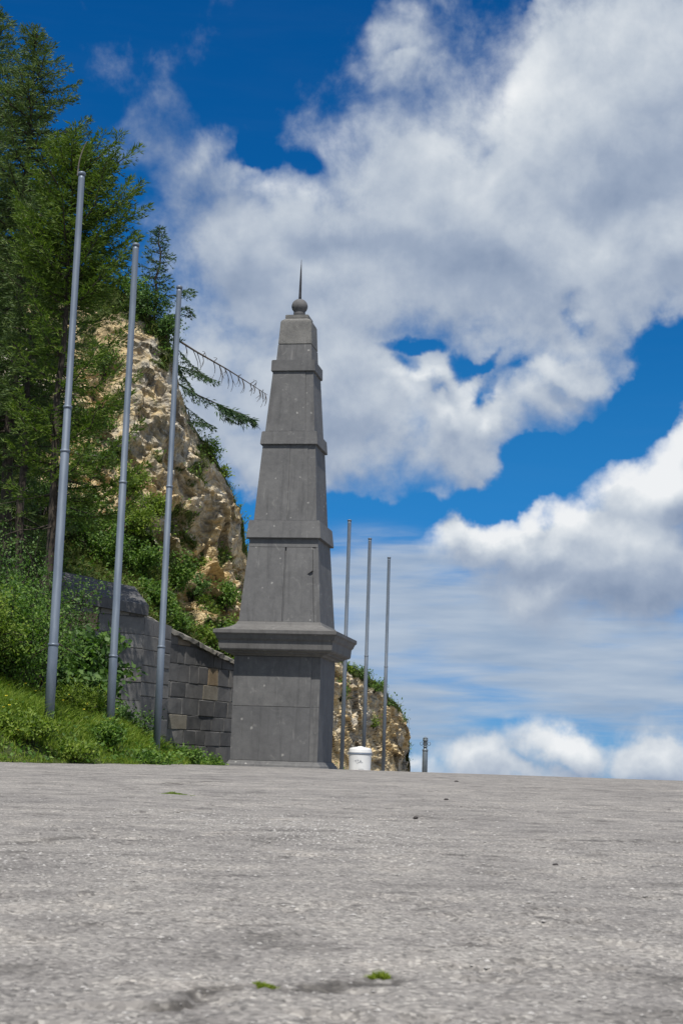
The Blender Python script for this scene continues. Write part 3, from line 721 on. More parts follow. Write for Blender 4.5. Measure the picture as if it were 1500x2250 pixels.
flagpole(242, 1585, 26.7, 9.05, .070, 'bare grey flagpole in front of the wall pier, middle of the grass bank row', 'bare flagpoles on the grass bank', (.15, .5))
flagpole(345, 1620, 28.2, 8.76, .064, 'bare grey flagpole of the grass bank row standing closest to the obelisk', 'bare flagpoles on the grass bank', (.22, .56))
flagpole(750, 1690, 51, 7.97, .066, 'grey flagpole of the far row partly behind the obelisk cornice', 'bare flagpoles beyond the obelisk', (.5,))
flagpole(797, 1693, 55, 7.95, .066, 'grey flagpole of the far row rising behind the white bucket', 'bare flagpoles beyond the obelisk', (.5,))
flagpole(841, 1697, 59.6, 7.89, .066, 'grey flagpole of the far row nearest the open sky and bollard', 'bare flagpoles beyond the obelisk', (.5,))

# ------------------------------------------------------------------ bucket and bollard
def build_bucket():
    d = 32.0; b = at(790, 1690, d); z0 = float(zg(b[0], d)); zt = at(790, 1640, d)[2]; H = zt - z0
    T = thing('bucket', 'white lidded enamel bucket with grey marks beside the obelisk', 'bucket', (b[0], d, z0))
    zr = H * .70
    bm = bmesh.new(); lathe(bm, [(.195, 0), (.212, .008), (.216, .03), (.218, zr * .5), (.221, zr)], 48); obj('body', bm_mesh('body', bm), M['white'], T)
    bm = bmesh.new(); lathe(bm, [(.221, zr - .010), (.229, zr - .008), (.229, zr + .012), (.221, zr + .02)], 40); obj('rim', bm_mesh('rim', bm), M['rimblue'], T, True)
    bm = bmesh.new(); lathe(bm, [(.226, zr + .021), (.228, zr + .03), (.219, H * .88), (.210, H * .915), (.19, H * .935), (.12, H * .965), (.06, H * .98), (.05, H), (.01, H + .004)], 48); obj('lid', bm_mesh('lid', bm), M['white'], T)
    for s in (-1, 1):
        t = np.linspace(-1.4, 1.4, 9); pts = np.stack([s * (.216 + .028 * np.cos(t)), 0 * t - .02, zr + .005 + .035 * np.sin(t)], 1)
        v, q = tubes_np([(pts, np.full(9, .006))], 6); obj('handle', mesh_np('handle', v, q), M['rimblue'], T, True)
    # worn grey printing: a few broken strokes following the curve
    V = []; Q = []
    def stroke(u, z, du, dz, w):
        n = 5; n0 = len(V)
        for k in range(n):
            f = k / (n - 1); uu = u + du * f; zz = z + dz * f; a = uu / .218
            nx = -dz; nz = du; l = math.hypot(nx, nz) or 1
            for s in (-1, 1):
                u2 = uu + s * w * nx / l; a = u2 / .218
                V.append((.2205 * math.sin(a), -.2205 * math.cos(a), zz + s * w * nz / l))
        for k in range(n - 1): Q.append((n0 + 2 * k, n0 + 2 * k + 1, n0 + 2 * k + 3, n0 + 2 * k + 2))
    zc = zr * .56
    for s_ in ((-.115, .01, .04, .004, .004), (-.07, -.018, .0, .05, .005), (-.05, .03, .03, -.004, .006), (-.035, .03, .005, -.05, .004), (-.02, -.02, .035, .008, .006), (.012, .028, -.004, -.04, .006), (.0, .005, .035, .004, .004), (.028, .02, .006, -.05, .005), (.04, -.012, .022, -.012, .004), (-.06, -.03, .03, -.006, .004)):
        stroke(s_[0] - .01, zc + s_[1], *s_[2:])
    obj('printing', mesh_np('printing', V, Q), M['print_'], T); V = []; Q = []
    for k in range(7): stroke(-.03 + k * .016, zr * .13 + rng.uniform(-.004, .004), .010, rng.uniform(-.006, .006), .004)
    obj('printing', mesh_np('printing', V, Q), M['print_'], T)
build_bucket()
def build_bollard():
    d = 55.0; b = at(932.5, 1690, d); z0 = float(zg(b[0], d)); H = at(932.5, 1619, d)[2] - z0
    T = thing('bollard', 'slim grey steel bollard with ringed head standing alone against the sky', 'bollard', (b[0], d, z0))
    def lt(name, prof, m_=M['bolt']): bm = bmesh.new(); lathe(bm, prof, 20); return obj(name, bm_mesh(name, bm), m_, T, True)
    h = lambda py: at(932.5, py, d)[2] - z0
    lt('post', [(.092, -.3), (.092, h(1652)), (.085, h(1651))])
    lt('collar', [(.085, h(1651.5)), (.098, h(1650.5)), (.102, h(1648)), (.090, h(1646)), (.060, h(1645)), (.062, h(1642)), (.085, h(1641)), (.085, h(1640)), (.058, h(1639))])
    lt('neck', [(.058, h(1639.5)), (.066, h(1638)), (.066, h(1630)), (.080, h(1628.5))])
    lt('cap', [(.084, h(1629)), (.092, h(1627)), (.088, h(1624.5)), (.070, h(1623.5)), (.092, h(1622.5)), (.085, h(1621.5)), (.02, h(1619))])
    for s in (-1, 1):
        t = np.linspace(0, 2 * np.pi, 13); pts = np.stack([s * .125 + .05 * np.cos(t), 0 * t, h(1634) + .06 * np.sin(t)], 1)
        v, q = tubes_np([(pts, np.full(13, .011))], 6); obj('ring', mesh_np('ring', v, q), M['bolt'], T, True)
build_bollard()

# ------------------------------------------------------------------ vegetation
def unit(v): return v / (np.linalg.norm(v, axis=-1, keepdims=True) + 1e-9)
def cards(c, d, nrm, ln, wd):
    """leaf shaped quads: root c, direction d, face normal nrm"""
    c = np.asarray(c, float); d = unit(np.asarray(d, float)); s = unit(np.cross(d, nrm))
    ln = np.broadcast_to(ln, len(c))[:, None]; wd = np.broadcast_to(wd, len(c))[:, None]
    up_ = unit(np.cross(s, d))
    V = np.stack([c, c + d * ln * .45 + s * wd * .5 + up_ * ln * .05, c + d * ln, c + d * ln * .45 - s * wd * .5 + up_ * ln * .05], 1).reshape(-1, 3)
    Q = np.arange(len(c) * 4).reshape(-1, 4)
    return V, Q
def merge(lst):
    V = []; Q = []; n = 0
    for v, q in lst: V.append(v); Q.append(q + n); n += len(v)
    return np.concatenate(V), np.concatenate(Q)
def needle_branch(r, pts, L, twig=.45, step=.095, card=.17, wd=.055, droop=.25, hang=0.0):
    """sprays of needles on both sides of a branch path"""
    pts = np.asarray(pts); seg = np.linalg.norm(np.diff(pts, axis=0), axis=1); cum = np.concatenate([[0], np.cumsum(seg)])
    tot = cum[-1]; C = []; D = []
    at_s = lambda s: np.array([np.interp(s, cum, pts[:, k]) for k in range(3)])
    s = tot * .10
    while s < tot:
        p = at_s(s); t = at_s(min(tot, s + .05)) - at_s(s - .05); t /= np.linalg.norm(t) + 1e-9
        side = np.cross(t, [0, 0, 1.]); side /= np.linalg.norm(side) + 1e-9
        for sg in (-1, 1):
            l = (twig * L * (1 - s / tot) ** .8 + .14) * r.uniform(.6, 1.15)
            dr = t * r.uniform(.5, .9) + sg * side * r.uniform(.6, 1.0) + np.array([0, 0, r.uniform(-.25, .12) - hang]); dr /= np.linalg.norm(dr)
            n = max(2, int(l / .085))
            u = (np.arange(n) + r.uniform(0, 1)) / n
            q = p + dr * (u * l)[:, None]; q[:, 2] -= droop * l * u ** 2
            for _ in range(3):
                C.append(q); D.append(dr + r.normal(0, .38, (n, 3)) + np.array([0, 0, -.10]))
        C.append(p[None] + r.normal(0, .02, (1, 3))); D.append((t + r.normal(0, .3, 3))[None])
        s += step * r.uniform(.7, 1.3)
    C.append(np.repeat(pts[-1][None], 4, 0)); D.append(unit(pts[-1] - pts[-2])[None] + r.normal(0, .35, (4, 3)))
    C = np.concatenate(C); D = np.concatenate(D)
    N_ = np.array([0, -.45, .55]) + r.normal(0, .75, C.shape)
    return cards(C, D, N_, r.uniform(.7, 1.25, len(C)) * card, wd * r.uniform(.7, 1.3, len(C)))
def conifer(name, label, cat, base, top, prof, nbr, seed, m_leaf_, m_bark, group=None, z_low=.15, droop=.30, up_tip=.30, card=.125, wd=.023, step=.07, thin=(0, 0), r0=.16, gaps=.12, dead=0, bias=None, arms=()):
    r = np.random.default_rng(seed)
    base = np.array(base, float); top = np.array(top, float); H = top[2] - base[2]
    T = thing(name, label, cat, base, 0, group)
    tt = np.linspace(0, 1, 12); tp = (top - base)[None] * tt[:, None]; tp[1:-1, :2] += r.normal(0, .03, (10, 2))
    paths = [(tp, r0 * (1 - tt) ** .9 + .012)]
    out = []
    k = 0
    for i in range(nbr):
        f = z_low + (1 - z_low) * ((i + r.uniform(0, 1)) / nbr) ** .92
        f = min(f, .985)
        az = i * 2.39996 + r.uniform(-.4, .4)
        L = np.interp(f, [p[0] for p in prof], [p[1] for p in prof]) * r.uniform(.62, 1.12)
        if r.uniform() < gaps: L *= .45
        if f < thin[0] and r.uniform() < thin[1]: continue
        if bias is not None: L *= 1 + bias[1] * math.cos(az - bias[0])
        p0 = np.array([np.interp(f, tt, tp[:, j]) for j in range(3)])
        u = np.linspace(0, 1, 8)
        d = np.array([math.cos(az), math.sin(az), 0])
        rise = .5 * f ** 3
        z = L * (rise * u - droop * (1 - f * .6) * 1.6 * u ** 1.5 + up_tip * u ** 3)
        pts = p0 + d * (L * u)[:, None]; pts[:, 2] += z
        pts[1:] += r.normal(0, .015 * L, (7, 3))
        paths.append((pts, (.010 + .018 * L * .6) * (1 - u) + .004))
        out.append(needle_branch(r, pts, L, .34, step, card, wd, droop=.35))
    for (tip, f) in arms:                                            # longer boughs
        p0 = np.array([np.interp(f, tt, tp[:, j]) for j in range(3)]); v_ = np.array(tip) - base - p0; u = np.linspace(0, 1, 9); L = np.linalg.norm(v_)
        pts = p0 + v_ * u[:, None]; pts[:, 2] -= .16 * L * np.sin(u * np.pi) ** 1.2; pts[1:-1] += r.normal(0, .02 * L, (7, 3))
        paths.append((pts, .022 * (1 - u) + .004)); out.append(needle_branch(r, pts, L, .26, step * .8, card, wd, droop=.3))
    for i in range(dead):                                            # bare snags in the shaded lower part
        f = r.uniform(.05, z_low + .1); az = r.uniform(0, 6.28); L = r.uniform(.4, 1.3); u = np.linspace(0, 1, 5)
        p0 = np.array([np.interp(f, tt, tp[:, j]) for j in range(3)]); d = np.array([math.cos(az), math.sin(az), -.25])
        paths.append((p0 + d * (L * u)[:, None] + r.normal(0, .02, (5, 3)), .016 * (1 - u) + .004))
    out.append(needle_branch(r, np.stack([tp[-2] * (1 - a) + tp[-1] * a for a in np.linspace(.2, 1, 6)]), .4, .3, .06, card * .8, wd))
    v, q = tubes_np(paths, 6); obj('trunk', mesh_np('trunk', v, q), m_bark, T, True)
    v, q = merge(out); obj('crown', mesh_np('crown', v, q), m_leaf_, T)
    return T
def shrub(name, label, cat, base, H, rad, nleaf, seed, m_l, group=None, leaf=(.085, .05), stems=14, m_b='bark', lean=(0, 0), flat=.5, upright=.9):
    r = np.random.default_rng(seed); base = np.array(base, float)
    T = thing(name, label, cat, base, 0, group)
    paths = []; tips = []
    for i in range(stems):
        az = r.uniform(0, 6.283); rr = rad * math.sqrt(r.uniform(0.02, 1)); h = H * (1 - .45 * (rr / rad) ** 2) * r.uniform(.68, 1.08)
        u = np.linspace(0, 1, 6)
        e = np.array([math.cos(az) * rr + lean[0] * H, math.sin(az) * rr + lean[1] * H, h])
        pts = np.stack([e[0] * u ** 1.3, e[1] * u ** 1.3, e[2] * u ** upright - .12 * (1 - u)], 1); pts[1:] += r.normal(0, .03 * H, (5, 3))
        paths.append((pts, (.006 + .009 * H) * (1 - .85 * u))); tips.append(pts)
        for b in range(4):                                           # side twigs
            k = r.integers(2, 5); dr = unit(r.normal(0, 1, 3) + np.array([0, 0, .5])) * r.uniform(.12, .32) * H
            p2 = pts[k] + dr * np.linspace(0, 1, 4)[:, None]; paths.append((p2, (.004 + .004 * H) * (1 - np.linspace(0, .8, 4)))); tips.append(p2)
    per = max(3, nleaf // len(tips)); C = []; D = []
    for p in tips:
        t = r.uniform(.25, 1.0, per) ** .7 * (len(p) - 1); i = np.clip(t.astype(int), 0, len(p) - 2); f = (t - i)[:, None]
        c = p[i] * (1 - f) + p[i + 1] * f + r.normal(0, .045 + .035 * H, (per, 3))
        C.append(c); D.append(r.normal(0, 1, (per, 3)) + np.array([0, 0, -.15]))
    C = np.concatenate(C); D = np.concatenate(D); C[:, 2] = np.maximum(C[:, 2], .02)
    N_ = np.array([0, -.55, flat * 1.4]) + r.normal(0, .65, C.shape)
    v, q = cards(C, D, N_, leaf[0] * r.uniform(.6, 1.3, len(C)), leaf[1] * r.uniform(.6, 1.3, len(C)))
    obj('foliage', mesh_np('foliage', v, q), M[m_l], T)
    v, q = tubes_np(paths, 5); obj('stems', mesh_np('stems', v, q), M[m_b], T, True)
    return T

def bz(px, py, d):
    p = at(px, py, d); return np.array([p[0], d, float(bank_z(p[0], d))])
def straight(px, py, d, topx, topy, zb):
    t = at(topx, topy, d); b = at(px, py, d); return np.array([b[0], d, zb]), t
# trees standing on the bank and the hillside
b, t = straight(26, 1000, 34.0, 78, 62, 1.6)
conifer('spruce_tree', 'tall dark spruce with pointed top just left of the first flagpole', 'tree', b, t, [(0, 1.8), (.35, 2.0), (.6, 1.8), (.8, 1.45), (.92, .8), (1, .12)], 200, 3, M['spruce'], M['bark'], z_low=.34, dead=22, gaps=.2, thin=(.62, .4))
b, t = straight(-62, 1000, 36.5, -2, 18, 1.8)
conifer('spruce_tree', 'tallest dark spruce cut by the left edge of the photo', 'tree', b, t, [(0, 2.6), (.4, 2.6), (.62, 2.1), (.8, 1.5), (.92, .8), (1, .12)], 190, 5, M['spruce'], M['bark'], z_low=.28, dead=8)
b, t = straight(105, 1250, 30.6, 168, 318, .9)
conifer('spruce_tree', 'bright green young spruce with layered boughs behind the first flagpole', 'tree', b, t, [(0, 1.2), (.3, 1.35), (.66, 1.1), (.74, 1.30), (.86, 1.22), (.95, .85), (1, .2)], 230, 9, M['spruce2'], M['bark'], z_low=.34, droop=.14, up_tip=.45, r0=.11, gaps=.25, dead=16, bias=(0.0, .12), thin=(.70, .74), arms=[(at(x_, y_, d_), f_) for x_, y_, d_, f_ in ((305, 322, 30.4, .93), (262, 292, 30.2, .95), (326, 452, 30.5, .83), (312, 400, 31.0, .86), (300, 520, 30.2, .76), (288, 590, 30.6, .72), (296, 700, 30.6, .60), (305, 822, 30.4, .50), (312, 925, 30.3, .42), (322, 1020, 30.2, .36), (70, 470, 30.3, .80), (40, 560, 30.1, .72), (60, 700, 30.4, .62), (240, 870, 29.8, .47), (215, 760, 29.7, .56))])
b, t = straight(38, 1250, 32.2, 92, 430, 1.2)
conifer('spruce_tree', 'half hidden dark green spruce between the pointed spruce and the bright one', 'tree', b, t, [(0, 1.1), (.4, 1.3), (.7, 1.25), (.9, .8), (1, .2)], 95, 12, M['spruce'], M['bark'], z_low=.26, droop=.2, r0=.11, dead=16, gaps=.25, thin=(.6, .5))
p = hill_at_px(350, 735); t = at(352, 500, p[1] + .6)
conifer('young_spruce', 'slender blue green spruce on the cliff brow behind the third flagpole', 'tree', (t[0] - .02, p[1] + .6, p[2] - 1.0), t, [(0, .8), (.4, .85), (.7, .55), (.9, .28), (1, .05)], 60, 21, M['larch'], M['bark'], z_low=.12, droop=.22, card=.12, wd=.03, step=.11, r0=.06, gaps=.2)
p = hill_at_px(452, 1350)
t = at(452, 1310, p[1] - .3); q_ = at(452, 1420, p[1] - .3)
conifer('young_spruce', 'small dark spruce low on the slope just above the wall coping', 'tree', q_, t, [(0, .75), (.4, .62), (.8, .3), (1, .05)], 34, 23, M['spruce2'], M['bark'], z_low=.06, card=.11, wd=.035, step=.07, r0=.03)
# larch reaching out over the cliff edge with one bare bough
def build_larch():
    r = np.random.default_rng(44); d = 46.6
    P = lambda x, y, dd=0: at(x, y, d + dd)
    root = P(366, 960)
    T = thing('larch_tree', 'scraggly larch leaning off the cliff edge with long bare bough pointing at the obelisk', 'tree', root)
    spl = lambda pts, n=14: np.stack([np.interp(np.linspace(0, 1, n), np.linspace(0, 1, len(pts)), np.array(pts)[:, k]) for k in range(3)], 1)
    trunk = spl([root, P(376, 850), P(384, 740), P(390, 650)])
    wood = [(trunk - root, np.linspace(.09, .02, 14))]; dead = []; leafs = []
    bare = spl([P(383, 742), P(430, 772, -.2), P(500, 812, -.5), P(552, 845, -.6), P(588, 868, -.7)], 24)
    dead.append((bare - root, np.linspace(.036, .006, 24)))
    for i in range(3, 23):                                           # hanging dry twigs
        for _ in range(r.integers(0, 4)):
            l = r.uniform(.25, .85) * (1.1 - i / 40); u = np.linspace(0, 1, 6); a = r.uniform(-.4, .5)
            q = bare[i] + np.stack([l * (.30 * a * u + .15 * np.sin(u * 3)), r.normal(0, .2) * u, -l * u ** .9 if r.uniform() < .8 else l * (.5 * u - .2 * u ** 2)], 1)
            dead.append((q - root, np.linspace(.013, .005, 6)))
            if r.uniform() < .5: dead.append((q[2] - root + np.stack([u * l * r.uniform(-.3, .4), u * 0, -u * l * r.uniform(.2, .5)], 1), np.linspace(.009, .004, 6)))
    low = spl([P(378, 835), P(430, 866, -.1), P(490, 893, -.3), P(558, 922, -.4)], 18)
    wood.append((low - root, np.linspace(.032, .006, 18)))
    leafs.append(needle_branch(r, low[9:] - root, .9, .36, .028, .19, .035, droop=.5, hang=.35))
    leafs.append(needle_branch(r, low[1:12] - root, .8, .36, .07, .13, .03, droop=.4, hang=.3))
    for (a, b_, c) in (((384, 700), (408, 672), (424, 690)), ((384, 760), (420, 800), (458, 835)), ((380, 800), (430, 815), (478, 838)), ((376, 860), (415, 900), (470, 940)), ((372, 905), (420, 925), (452, 930)), ((390, 655), (402, 640), (418, 636)), ((386, 690), (370, 700), (352, 712)), ((380, 780), (400, 822), (425, 862))):
        q = spl([P(*a), P(*b_, r.uniform(-.6, .3)), P(*c, r.uniform(-.8, .4))], 10); wood.append((q - root, np.linspace(.016, .004, 10)))
        leafs.append(needle_branch(r, q - root, .75, .36, .06, .12, .03, droop=.45, hang=.25))
    v, q = tubes_np(wood, 6); obj('trunk', mesh_np('trunk', v, q), M['bark'], T, True)
    v, q = tubes_np(dead, 5); o = obj('bare_bough', mesh_np('bare_bough', v, q), M['bark'], T, True)
    v, q = merge(leafs); obj('crown', mesh_np('crown', v, q), M['larch'], T)
build_larch()

# shrubs: (px, py) of the foot on the hill, height, radius
HSH = 'shrubs on the rock slope'
def hs(px, py, H, rad, n, seed, m_l, label, name='shrub', **k):
    p = hill_at_px(px, py); shrub(name, label, 'shrub', p - np.array([0, 0, .1]), H, rad, n, seed, m_l, HSH, **k)
hs(330, 690, 1.0, .75, 2600, 101, 'leafd', 'dark rounded shrub on the cliff brow between the second and third flagpoles')
hs(385, 715, .8, .5, 1300, 102, 'leafd', 'small dark shrub on the brow at the foot of the slender spruce')
hs(295, 600, .8, .7, 1500, 103, 'leaf', 'low green shrub at the very top of the rock face')
hs(228, 830, 1.3, .65, 1500, 104, 'leaf', 'green shrub hanging on the grey rock between the first two flagpoles', lean=(.2, -.2))
hs(478, 985, .6, .4, 600, 105, 'leaf', 'little leafy shrub poking out from the cliff edge below the larch')
hs(508, 1035, .3, .3, 350, 106, 'leafy', 'tiny tuft of leaves on the outermost cliff shoulder')
hs(290, 1185, 1.2, .75, 2600, 107, 'leafy', 'pale yellow green shrub above the pier on the grassy slope')
hs(300, 1265, 1.2, .9, 3200, 108, 'leaf', 'leafy green shrub behind the right end of the pier coping')
hs(235, 1235, 1.3, .9, 3200, 109, 'leaf', 'broad leaved shrub behind the middle of the pier coping')
hs(378, 1290, 1.2, .8, 3000, 110, 'leaf', 'dense bright green shrub right of the third flagpole above the wall')
hs(420, 1310, .9, .7, 2400, 111, 'leafd', 'dark green shrub next to the small spruce above the wall')
hs(372, 1380, .75, .6, 1900, 112, 'leaf', 'low leafy shrub spilling over the start of the rough coping')
hs(500, 1330, .9, .65, 2400, 113, 'leaf', 'green shrub against the left flank of the obelisk shaft')
hs(505, 1395, .7, .5, 1600, 114, 'leafy', 'low yellow green shrub touching the left tip of the obelisk cornice')
hs(430, 1250, .6, .55, 1200, 115, 'leafy', 'thin low shrub on the dry slope under the cliff overhang')
hs(275, 1080, 1.0, .6, 1600, 116, 'leafy', 'yellow green bush where turf meets the rock beside the second flagpole')
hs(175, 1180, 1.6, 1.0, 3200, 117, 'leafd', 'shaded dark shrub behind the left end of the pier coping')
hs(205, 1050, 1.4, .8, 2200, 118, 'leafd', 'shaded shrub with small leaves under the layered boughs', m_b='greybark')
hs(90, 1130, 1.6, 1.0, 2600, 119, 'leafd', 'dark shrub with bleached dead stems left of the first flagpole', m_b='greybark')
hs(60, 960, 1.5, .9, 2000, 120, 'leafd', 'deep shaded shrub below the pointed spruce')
hs(150, 930, 1.2, .7, 1500, 121, 'leaf', 'sparse green shrub clinging to rock behind the first flagpole')
hs(-60, 1120, 1.8, 1.2, 2500, 122, 'leafd', 'dark shrub cut by the left edge of the photo at half height')
hs(520, 1420, .55, .45, 1500, 141, 'leafy', 'yellow green clump over the wall top just under the left cornice tip')
hs(482, 1400, .6, .5, 1800, 142, 'leaf', 'low bright clump over the rough coping left of the cornice')
hs(455, 1405, .5, .45, 1400, 143, 'leafy', 'grassy pale clump on the rough coping between the third flagpole and the cornice')
hs(330, 1330, .8, .7, 2400, 144, 'leaf', 'green clump spilling over the pier corner between second and third flagpoles')
hs(340, 1130, .7, .5, 1300, 145, 'leafy', 'light green clump in the turf patch left of the third flagpole')
hs(225, 960, 1.0, .6, 1500, 146, 'leaf', 'green shrub on a rock ledge left of the second flagpole')
# right hand rocks
hs(795, 1486, .55, .5, 600, 131, 'leafd', 'dark bush on top of the far rocks between the first two far flagpoles')
hs(822, 1512, .6, .5, 600, 132, 'leaf', 'rounded green bush on the far rocks between the second and third far flagpoles')
hs(766, 1470, .4, .35, 350, 133, 'leafy', 'yellowish bush on the far rocks beside the obelisk cornice')
hs(852, 1545, .35, .35, 260, 134, 'leafd', 'small dark bush on the far rocks right of the last far flagpole')
hs(880, 1580, .25, .3, 160, 135, 'leafd', 'small dark tuft on the outer corner of the far rocks')
hs(748, 1530, .9, .4, 500, 136, 'leaf', 'green bush on the far rocks hard against the obelisk pedestal')
hs(820, 1590, .5, .4, 300, 137, 'leafy', 'yellow green tuft halfway down the far rock face')
# bushes on the bank
BSH = 'bushes on the grass bank'
def bs(px, d, H, rad, n, seed, m_l, label, name='bush', **k):
    k.setdefault('leaf', (.062, .036)); shrub(name, label, 'bush', bz(px, 1600, d), H, rad, int(n * 1.5), seed, m_l, BSH, **k)
bs(18, 25.2, 1.9, 1.0, 6500, 201, 'leaf', 'large leafy bush at the left edge beside the first flagpole', stems=26)
bs(-60, 24.2, 1.6, .9, 4200, 202, 'leafy', 'yellow green bush cut by the left photo edge near the plaza', stems=18)
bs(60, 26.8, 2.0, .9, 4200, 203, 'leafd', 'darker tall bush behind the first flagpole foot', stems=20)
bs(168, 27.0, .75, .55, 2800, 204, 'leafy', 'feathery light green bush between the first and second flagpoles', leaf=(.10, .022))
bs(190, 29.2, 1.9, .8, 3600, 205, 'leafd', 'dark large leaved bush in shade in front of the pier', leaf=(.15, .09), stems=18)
bs(222, 24.9, .34, .45, 2200, 206, 'leaf', 'low bright bush just left of the second flagpole foot')
bs(290, 28.6, .7, .5, 1500, 207, 'leafd', 'shaded bush between the second and third flagpole feet')
bs(150, 22.6, .22, .6, 1500, 208, 'leafy', 'flat yellow green clump in the grass right of the first flagpole foot')
bs(340, 25.6, .28, .45, 1500, 209, 'leaf', 'small leafy clump at the plaza edge below the third flagpole')
bs(412, 30.2, .30, .4, 1100, 210, 'leaf', 'low leafy weeds at the foot of the wall right of the third flagpole')
bs(468, 32.6, .24, .30, 900, 211, 'leaf', 'small weed clump at the plaza edge beside the obelisk plinth')
bs(40, 22.0, .36, .6, 2400, 212, 'leafy', 'leafy clump with yellow flowers at the left edge of the grass', stems=16)
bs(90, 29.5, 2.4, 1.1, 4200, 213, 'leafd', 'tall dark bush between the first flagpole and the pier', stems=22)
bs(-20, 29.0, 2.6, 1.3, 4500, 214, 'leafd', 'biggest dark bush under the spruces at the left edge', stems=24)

# grass and flowers nobody could count
def blades(P, ln, wd, r, spread=.5):
    n = len(P); d = np.stack([r.normal(0, spread, n), r.normal(0, spread, n), np.ones(n)], 1); d = unit(d)
    s = unit(np.cross(d, r.normal(0, 1, (n, 3)))); bend = np.stack([r.normal(0, .35, n), r.normal(0, .35, n), -.15 * np.ones(n)], 1)
    L = ln[:, None]; w = wd[:, None]
    m_ = P + d * L * .55; t = P + d * L * .85 + bend * L * .5
    V = np.stack([P - s * w * .5, P + s * w * .5, m_ + s * w * .4, m_ - s * w * .4, t], 1).reshape(-1, 3)
    i = np.arange(n)[:, None] * 5
    return V, i + np.array([[0, 1, 2, 3]]), i + np.array([[3, 2, 4]])
def bank_grass():
    r = np.random.default_rng(300)
    n = 190000; x = r.uniform(-9, -2.0, n); y = r.uniform(18.0, 35.5, n)
    e = edge_dist(x, y); dens = fbm(np.stack([x * 1.4, y * 1.4, 0 * x], 1), 3, 5)
    infront = (x * 1.0 < -1.0) & ~((y > 33.0 + (x + 4.1) * 1.9) & (x > -4.4)) & ~((y > 31.2) & (x > -5.4) & (x < -3.9))
    keep = (e > -.03 - .22 * sstep(fbm(np.stack([x * 3, y * 3, 0 * x], 1), 2, 15), .5, .75)) & (r.uniform(0, 1, n) < np.where(e < 2.2, 1.0, .55) * (.35 + .65 * sstep(dens, .2, .45))) & infront & (np.abs(x / y) < .26)
    x, y, e, dens = x[keep], y[keep], e[keep], dens[keep]
    P = np.stack([x, y, bank_z(x, y) - .01], 1)
    ln = (.07 + .19 * sstep(e, .0, .9) + .10 * sstep(dens, .5, .7)) * r.uniform(.55, 1.35, len(x))
    v, q, t = blades(P, ln, r.uniform(.007, .014, len(x)), r)
    tag(obj('grass', mesh_np('grass', v, q, t), M['grass']), 'fresh green grass covering the bank beside the plaza', 'grass', kind='stuff')
    # small weeds among the grass
    n = 5200; k = r.integers(0, len(P), n); c = P[k] + r.normal(0, .06, (n, 3)) + np.array([0, 0, .10]); c[:, 2] = np.maximum(c[:, 2], P[k][:, 2] + .03)
    v, q = cards(c, r.normal(0, 1, (n, 3)), np.array([0, -.3, 1]) + r.normal(0, .5, (n, 3)), r.uniform(.05, .10, n), r.uniform(.03, .06, n))
    tag(obj('weeds', mesh_np('weeds', v, q), M['leaf']), 'small broad leaved weeds mixed through the bank grass', 'weeds', kind='stuff')
    k = k[:2000]; k = k[(P[k][:, 0] / P[k][:, 1] < -.13) & (e[k] > .2)][:150]
    c = P[k] + np.array([0, 0, 1.]) * r.uniform(.14, .45, len(k))[:, None]
    C = np.repeat(c, 5, 0); a = np.tile(np.arange(5) * 1.2566, len(k)); D = np.stack([np.cos(a), np.sin(a), .25 + 0 * a], 1)
    v, q = cards(C, D, np.array([0, -.5, 1.]) + np.repeat(r.normal(0, .4, (len(k), 3)), 5, 0), .022, .018)
    tag(obj('flowers', mesh_np('flowers', v, q), M['yellow']), 'tiny yellow wild flowers dotted through the bank grass', 'flowers', kind='stuff')
bank_grass()
def hill_grass():
    r = np.random.default_rng(301)
    Pm = HILL[:, :312].reshape(-1, 3); vg = HVEG[:, :312].reshape(-1)
    sv = np.repeat(HS[:, None], 312, 1).ravel(); ok = np.where((vg > .5) & ((sv < 12.5) | (r.uniform(0, 1, len(sv)) < .3)))[0]; k = r.choice(ok, 60000)
    P = Pm[k] + r.normal(0, .05, (len(k), 3)); P[:, 2] -= .03
    v, q, t = blades(P, r.uniform(.12, .42, len(k)), r.uniform(.012, .024, len(k)), r, .7)
    tag(obj('hill_grass', mesh_np('hill_grass', v, q, t), M['drygrass']), 'rough dry grass growing on the ledges of the rock slope', 'grass', kind='stuff')
    n = 16000; k = r.choice(ok, n); c = Pm[k] + r.normal(0, .10, (n, 3)) + np.array([0, -.05, .12])
    v, q = cards(c, r.normal(0, 1, (n, 3)), np.array([0, -.4, 1]) + r.normal(0, .5, (n, 3)), r.uniform(.07, .14, n), r.uniform(.04, .08, n))
    tag(obj('undergrowth', mesh_np('undergrowth', v, q), M['leaf']), 'leafy undergrowth creeping over the turf of the rock slope', 'undergrowth', kind='stuff')
hill_grass()

